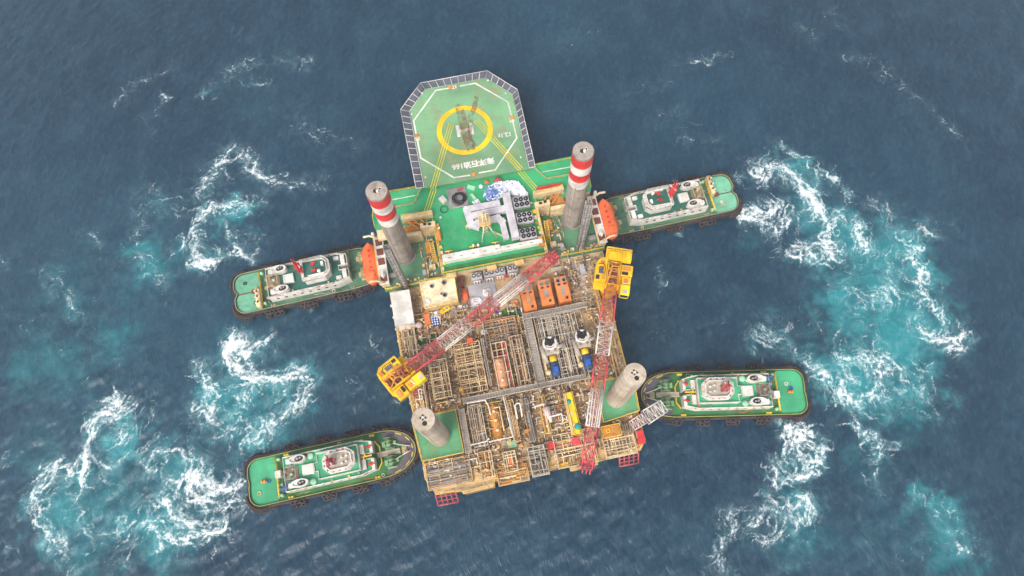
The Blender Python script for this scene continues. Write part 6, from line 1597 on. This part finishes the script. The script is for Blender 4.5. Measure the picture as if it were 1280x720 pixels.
# ------------------------------------------------------------------ cranes
def crane(root_px, tip_px, z0, z1, side, label, back):
    A, B_ = P(*root_px, z0), P(*tip_px, z1)
    d = B_ - A; yaw = math.atan2(d.y, d.x); L = d.length
    t = thing('pedestal_crane', label, 'crane', loc=(A.x, A.y, ZD), yaw=yaw, group='pedestal cranes')
    zb = z0 - ZD; ztip = z1 - ZD
    s = side
    Y = lambda a, b: (min(s * a, s * b), max(s * a, s * b))
    g = G(); g.cyl((-2.6, 0, 0), (-2.6, 0, zb - 4.2), 1.9, n=28); g.cyl((-2.6, 0, zb - 5), (-2.6, 0, zb - 4.0), 2.1, 2.6, 28); pd = part('pedestal', g, M_YELLOW, t)
    g = G(); g.ring((-2.6, 0), 2.0, 3.2, zb - 5.4, zb - 5.2, 32); g.rail([(-2.6 + 3.1 * math.cos(q * math.pi / 6), 3.1 * math.sin(q * math.pi / 6)) for q in range(12)], zb - 5.2, 1, 1.5, .06, True); part('ring_walkway', g, M_RAILY, pd)
    g = G(); g.cyl((-2.6, 0, zb - 4.0), (-2.6, 0, zb - 3.2), 2.5, n=32); part('slew_ring', g, M_GENSET, t)
    zf = zb - 3.0
    # machinery floor and houses
    g = G(); g.prism([(-6.6, s * 3.2), (-5.2, s * 4.1), (.4, s * 4.1), (.4, -s * 3.4), (-5.6, -s * 3.4), (-6.6, -s * 2.0)], zf - .2, zf + .2); part('machinery_floor', g, M_YELLOW, t)
    y = Y(1.5, 4.2); g = G(); g.prism([(-6.4, y[0] + .2), (-.8, y[0] + .05), (-.8, y[1]), (-5.2, y[1]), (-6.4, y[1] - 1.0)] if s > 0 else [(-6.4, y[1] - .2), (-.8, y[1] - .05), (-.8, y[0]), (-5.2, y[0]), (-6.4, y[0] + 1.0)], zf + .2, zb - .4); mh = part('engine_house', g, M_YELLOW, t)
    g = G(); c = s * 2.9; g.bbox(-4.3, -2.6, c - .55, c + .55, zb - .4, zb - .05, .12); rd = part('radiator', g, M_STEEL, mh)
    g = G()
    for k in range(5): g.box(-4.2 + k * .34, -4.05 + k * .34, c - .5, c + .5, zb - .05, zb + .03)
    part('radiator_fins', g, M_FAN, rd)
    g = G(); g.tube([(-4.9, c - .7, zb - .3), (-5.1, c + .2, zb + .1), (-4.4, c + .9, zb - .2), (-2.4, c + .9, zb - .25)], .07); part('hose', g, M_BLACK, mh)
    g = G(); g.rail([(-6.3, s * 1.7), (-6.3, s * 3.1), (-5.1, s * 4.1), (-.9, s * 4.1)], zb - .4, 1.0, 1.2, .05); part('railing', g, M_RAILY, mh)
    y = Y(-1.6, -4.4); g = G(); g.bbox(-6.0, -3.2, y[0] + .1, y[1], zf + .2, zb - 1.2, .12); part('winch_house', g, M_YELLOW, t)
    # winches between the houses
    for k, x in enumerate((-5.2, -3.4, -1.7)):
        g = G(); g.cyl((x, -1.1, zb - 1.4), (x, 1.1, zb - 1.4), .5, n=16)
        for yy in (-1.15, 1.15): g.cyl((x, yy - .08, zb - 1.4), (x, yy + .08, zb - 1.4), .8, n=18)
        wn_ = part('winch', g, M_GENSET if k != 1 else M_PINKRED, t)
        g = G(); g.cyl((x, -1.0, zb - 1.4), (x, 1.0, zb - 1.4), .58, n=14, cap=False); part('rope', g, M_MAROON, wn_)
    for x, yy in ((-4.3, -.9), (-4.3, .7), (-2.5, .9), (-2.5, -1.0), (-.9, .2), (-5.9, .3)):
        g = G(); g.bbox(x - .3, x + .3, yy - .28, yy + .28, zf + .2, zb - .6, .06); part('motor', g, M_GENSET, t)
    g = G()
    for yy in (-1.35, 1.35): g.box(-6.2, .6, yy - .13, yy + .13, zf + .2, zb - .3); 
    for x in (-6.0, -4.4, -2.6, -.6): g.box(x - .1, x + .1, -1.3, 1.3, zb - .75, zb - .55)
    part('side_frame', g, M_YELLOW, t)
    for x0, x1, ya, yb, zz, mm in ((-3.0, -1.4, 1.9, 2.5, zb - .4, M_ORTAN), (-5.9, -5.0, 2.3, 3.3, zb - .4, M_GENSET), (-2.2, -1.2, 3.1, 3.9, zb - .4, M_FAN), (-5.6, -4.6, -3.9, -2.2, zb - 1.2, M_ORTAN), (-4.2, -3.5, -3.4, -2.0, zb - 1.2, M_FAN), (-2.5, -1.6, -3.6, -2.6, zb - 1.0, M_GENSET)):
        q = Y(ya, yb); g = G(); g.bbox(x0, x1, q[0], q[1], zz + .002, zz + .22, .05); part('roof_fitting', g, mm, mh)
    for yy, za in ((s * 1.45, zb - .35), (-s * 1.5, zb - 1.15)):
        g = G(); g.rail([(-6.0, yy), (-.9, yy)], za, .9, 1.0, .05); part('railing', g, M_RAILY, mh)
    # A frame holding the boom lines
    g = G()
    for yy in (-1.2, 1.2):
        g.tube([(-.6, yy, zb - .4), (-3.6, yy * .6, zb + 3.2)], .22, 8); g.tube([(-6.0, yy, zb - .5), (-3.6, yy * .6, zb + 3.2)], .18, 8)
    for q in (.35, .7, 1): g.cyl((-.6 - 3 * q, -1.2 + .48 * q, zb - .4 + 3.6 * q), (-.6 - 3 * q, 1.2 - .48 * q, zb - .4 + 3.6 * q), .15, n=8)
    af = part('a_frame', g, M_ORTAN, t)
    # cab
    y = Y(-2.0, -4.2); g = G(); g.bbox(-.9, 1.6, y[0], y[1], zb - 3.0, zb - .3, .18); cb = part('cab', g, M_YELLOWL, t)
    g = G(); g.box(.4, 1.3, y[0] + .5, y[1] - .6, zb - .297, zb - .26); part('roof_panel', g, M_GREYL, cb)
    g = G(); g.box(1.6, 1.64, y[0] + .25, y[1] - .25, zb - 2.2, zb - .8); part('window', g, M_GLASS, cb)
    g = G(); g.box(-2.9, -.9, y[0] + .2, y[1], zb - 3.0, zb - 1.0); part('cab_platform', g, M_YELLOW, t)
    g = G(); g.obox((-1.3, s * -3.0, zb - .8), (.25, 1.3, .25), .2); part('lamp', g, M_PALE, t)
    if back:
        g = G(); y = Y(-3.6, 2.2); g.box(-9.6, -6.6, y[0], y[1], zb - 1.8, zb - 1.6); g.rail([(-6.6, y[0]), (-9.6, y[0]), (-9.6, y[1]), (-6.6, y[1])], zb - 1.6, 1.1, 1.1, .1); g.bbox(-9.5, -7.6, *Y(-3.5, -2.3), zb - 1.6, zb - .6, .2); g.bbox(-8.9, -6.6, *Y(-1.6, 1.6), zb - 1.6, zb - .9, .15); part('back_platform', g, M_YELLOW, t)
    # boom: five painted lengths
    g0 = Vector((0, 0, zb - 1.6)); g1 = Vector((d.xy.length, 0, ztip))
    wd = [2.7, 3.0, 2.9, 2.8, 2.7, 2.2]
    mats = [M_REDBOOM, M_BOOMW, M_REDBOOM, M_BOOMW, M_REDBOOM]
    ts = [0, .2, .39, .58, .78, 1.0]
    for k in range(5):
        a, b = g0.lerp(g1, ts[k]), g0.lerp(g1, ts[k + 1])
        g = G(); g.lattice(a, b, wd[k], wd[k + 1], 1.3 if k else 1.0, 1.9 if k < 4 else 1.0, 6, .12, .05)
        bs = part('boom_section', g, mats[k], t, 'white painted boom length' if k % 2 else 'red painted boom length')
        if k == 0:
            for yy in (-1, 1):
                g = G()
                for q in range(5):
                    p = a.lerp(b, (q + .5) / 5); g.obox((p.x, yy * (wd[k] / 2 + .02), p.z), ((b - a).length / 5 * 1.002, .34, .4))
                part('side_plate', g, M_PINKRED if k == 0 else M_REDBOOM, bs)

        if k == 3:
            g = G()
            for yy in (-.95, -.3, .55, 1.0): g.tube([a + Vector((0, yy, .9)), b + Vector((0, yy * .8, .9))], .15, 6)
            p = a.lerp(b, .5); part('rope_guide', g, M_BOOMW, bs)
    tip = g1
    for k in range(10):
        p = g0.lerp(g1, .80 + .018 * k)
        g = G(); g.obox((p.x, (-.6, .6, 0)[k % 3], p.z + .5), (.5, .7, .5), k); part('boom_tip_fitting', g, M_REDBOOM, t)
    for yy in (-.8, 0, .8):
        g = G(); g.cyl((tip.x + .2, yy - .12, tip.z), (tip.x + .2, yy + .12, tip.z), .75, n=16); part('sheave', g, M_REDBOOM, t)
    g = G(); p = g0.lerp(g1, .9)
    for yy in (-.5, -.15, .2, .5): g.cyl((-3.6, yy, zb + 3.2), (p.x, yy, p.z + .9), .05, n=4)
    part('boom_line', g, M_PINKRED, t)
    g = G(); p = g0.lerp(g1, .97); g.bbox(p.x - .7, p.x + .7, -1.6, 1.6, p.z - .5, p.z - .3, .05); g.rail([(p.x - .7, -1.6), (p.x + .7, -1.6), (p.x + .7, 1.6), (p.x - .7, 1.6)], p.z - .3, .9, 1, .06, True); part('tip_platform', g, M_PINKRED, t)
    return t
crane((511, 459.5), (694, 319), 22.5, 19.0, 1, 'yellow crane at the left edge with its red and white boom laid across the deck', False)
crane((765, 357), (733, 587), 22.5, 19.5, -1, 'yellow crane at the right edge, its red and white boom passing the lower edge', True)

# pipes, ladders and small gear crowding the rims of the two leg wells
rnd = random.Random(55)
for s, side in ((-1, 'left'), (1, 'right')):
    g = G(); g2 = G()
    R = lambda a, b: (min(s * a, s * b), max(s * a, s * b))
    for k in range(26):
        u, v = s * rnd.uniform(13.5, 18.6), rnd.uniform(15.0, 28.5)
        if (Vector((u, v)) - Vector((s * 21.35, 23.25))).length < 3.2: continue
        L = rnd.uniform(1, 4); z = ZW + rnd.uniform(.3, 1.8)
        e = (u, min(v + L, 29)) if rnd.random() < .6 else (u + s * .3, v)
        g.tube([(u, v, ZW), (u, v, z), (e[0], e[1], z), (e[0], e[1], ZW)], rnd.uniform(.06, .14))
    for k in range(40):
        u, v = (s * rnd.uniform(13.5, 17.5), rnd.uniform(15.0, 28.5)) if k < 24 else (s * rnd.uniform(17, 26.5), rnd.uniform(14.9, 16.6))
        a = rnd.uniform(.15, .5); h = rnd.uniform(.2, 1.1); g2.obox((u, v, ZW + h / 2), (a * 1.7, a * 1.3, h), rnd.choice((0, .4)))
    single('well_pipework', 'cream and brown small pipes on the inner rim of the ' + side + ' leg well', 'pipework', g, M_MIX, kind='stuff')
    single('well_fittings', 'small boxes and pots round the ' + side + ' banded leg well', 'fittings', g2, M_MIX, kind='stuff')
    # yellow stair down into the well
    t = thing('steel_stair', 'yellow railed steel stair beside the ' + side + ' end of the white trunk', 'stair', s * 14.6, 20.5, ZW, 'yellow steel stairs')
    g = G()
    for k in range(12): q = k / 11; g.box(*R(14.0, 14.9), 19 + q * 4.2, 19.3 + q * 4.2, ZW + .2 + q * 3.6, ZW + .28 + q * 3.6)
    part('treads', g, M_TANRUST, t)
    for e in (14.0, 14.9):
        g = G(); g.tube([(s * e, 19, ZW + .2), (s * e, 23.4, ZU)], .1); g.tube([(s * e, 19, ZW + 1.2), (s * e, 23.4, ZU + 1)], .07); part('handrail', g, M_RAILY, t)
    # cream walk along the inner rim
    g = G(); g.box(*R(12.6, 13.25), 15, 29, ZU + .003, ZU + .08); part('rim_plate', g, M_CREAM, acc)
    for k in range(9):
        g = G(); v = 15.8 + k * 1.5 + rnd.uniform(-.3, .3); w = rnd.uniform(.25, .5); u = s * rnd.uniform(12.0, 12.9); g.bbox(u - w, u + w, v - w, v + w, ZU, ZU + rnd.uniform(.3, .9), .05); part('rim_box', g, (M_CREAM, M_RAILY, M_ORTAN)[k % 3], acc)
# worn lamps, lockers and pots scattered on the green deck
for k, (x, y, mm, lb_) in enumerate(((551, 273, M_PALE, 'tiny white bollard on the bare green deck below the black hose ring'), (549, 286, M_PALE, 'tiny white bollard by the inner rail of the left leg well'), (548, 297.5, M_PALE, 'tiny white bollard lowest by the left leg well rail'), (583, 284, M_RAILY, 'tiny yellow post at the left end of the duct railing'), (664, 255, M_PALE, 'tiny white bollard right of the top fan bank'))):
    c = uv(x, y, ZU); g = G(); g.cyl((c[0], c[1], ZU), (c[0], c[1], ZU + .6), .22, n=10); g.cyl((c[0], c[1], ZU + .6), (c[0], c[1], ZU + .7), .3, n=10); single('deck_bollard', lb_, 'bollard', g, mm)

# ------------------------------------------------------------------ sea air
hz = bpy.data.materials.new('sea_air'); hz.use_nodes = True
nt = hz.node_tree
for q in list(nt.nodes):
    if q.type == 'BSDF_PRINCIPLED': nt.nodes.remove(q)
pv = nd(nt, 'ShaderNodeVolumePrincipled')
pv.inputs['Color'].default_value = (.86, .90, .94, 1); pv.inputs['Density'].default_value = HAZE
pv.inputs['Anisotropy'].default_value = 0.0
nt.links.new(pv.outputs[0], [q for q in nt.nodes if q.type == 'OUTPUT_MATERIAL'][0].inputs['Volume'])
g = G(); g.box(-40000, 40000, -40000, 40000, -3, 178)
o = bpy.data.objects.new('haze', mesh_of('haze', g, hz)); COL.objects.link(o); tag(o, kind='stuff')
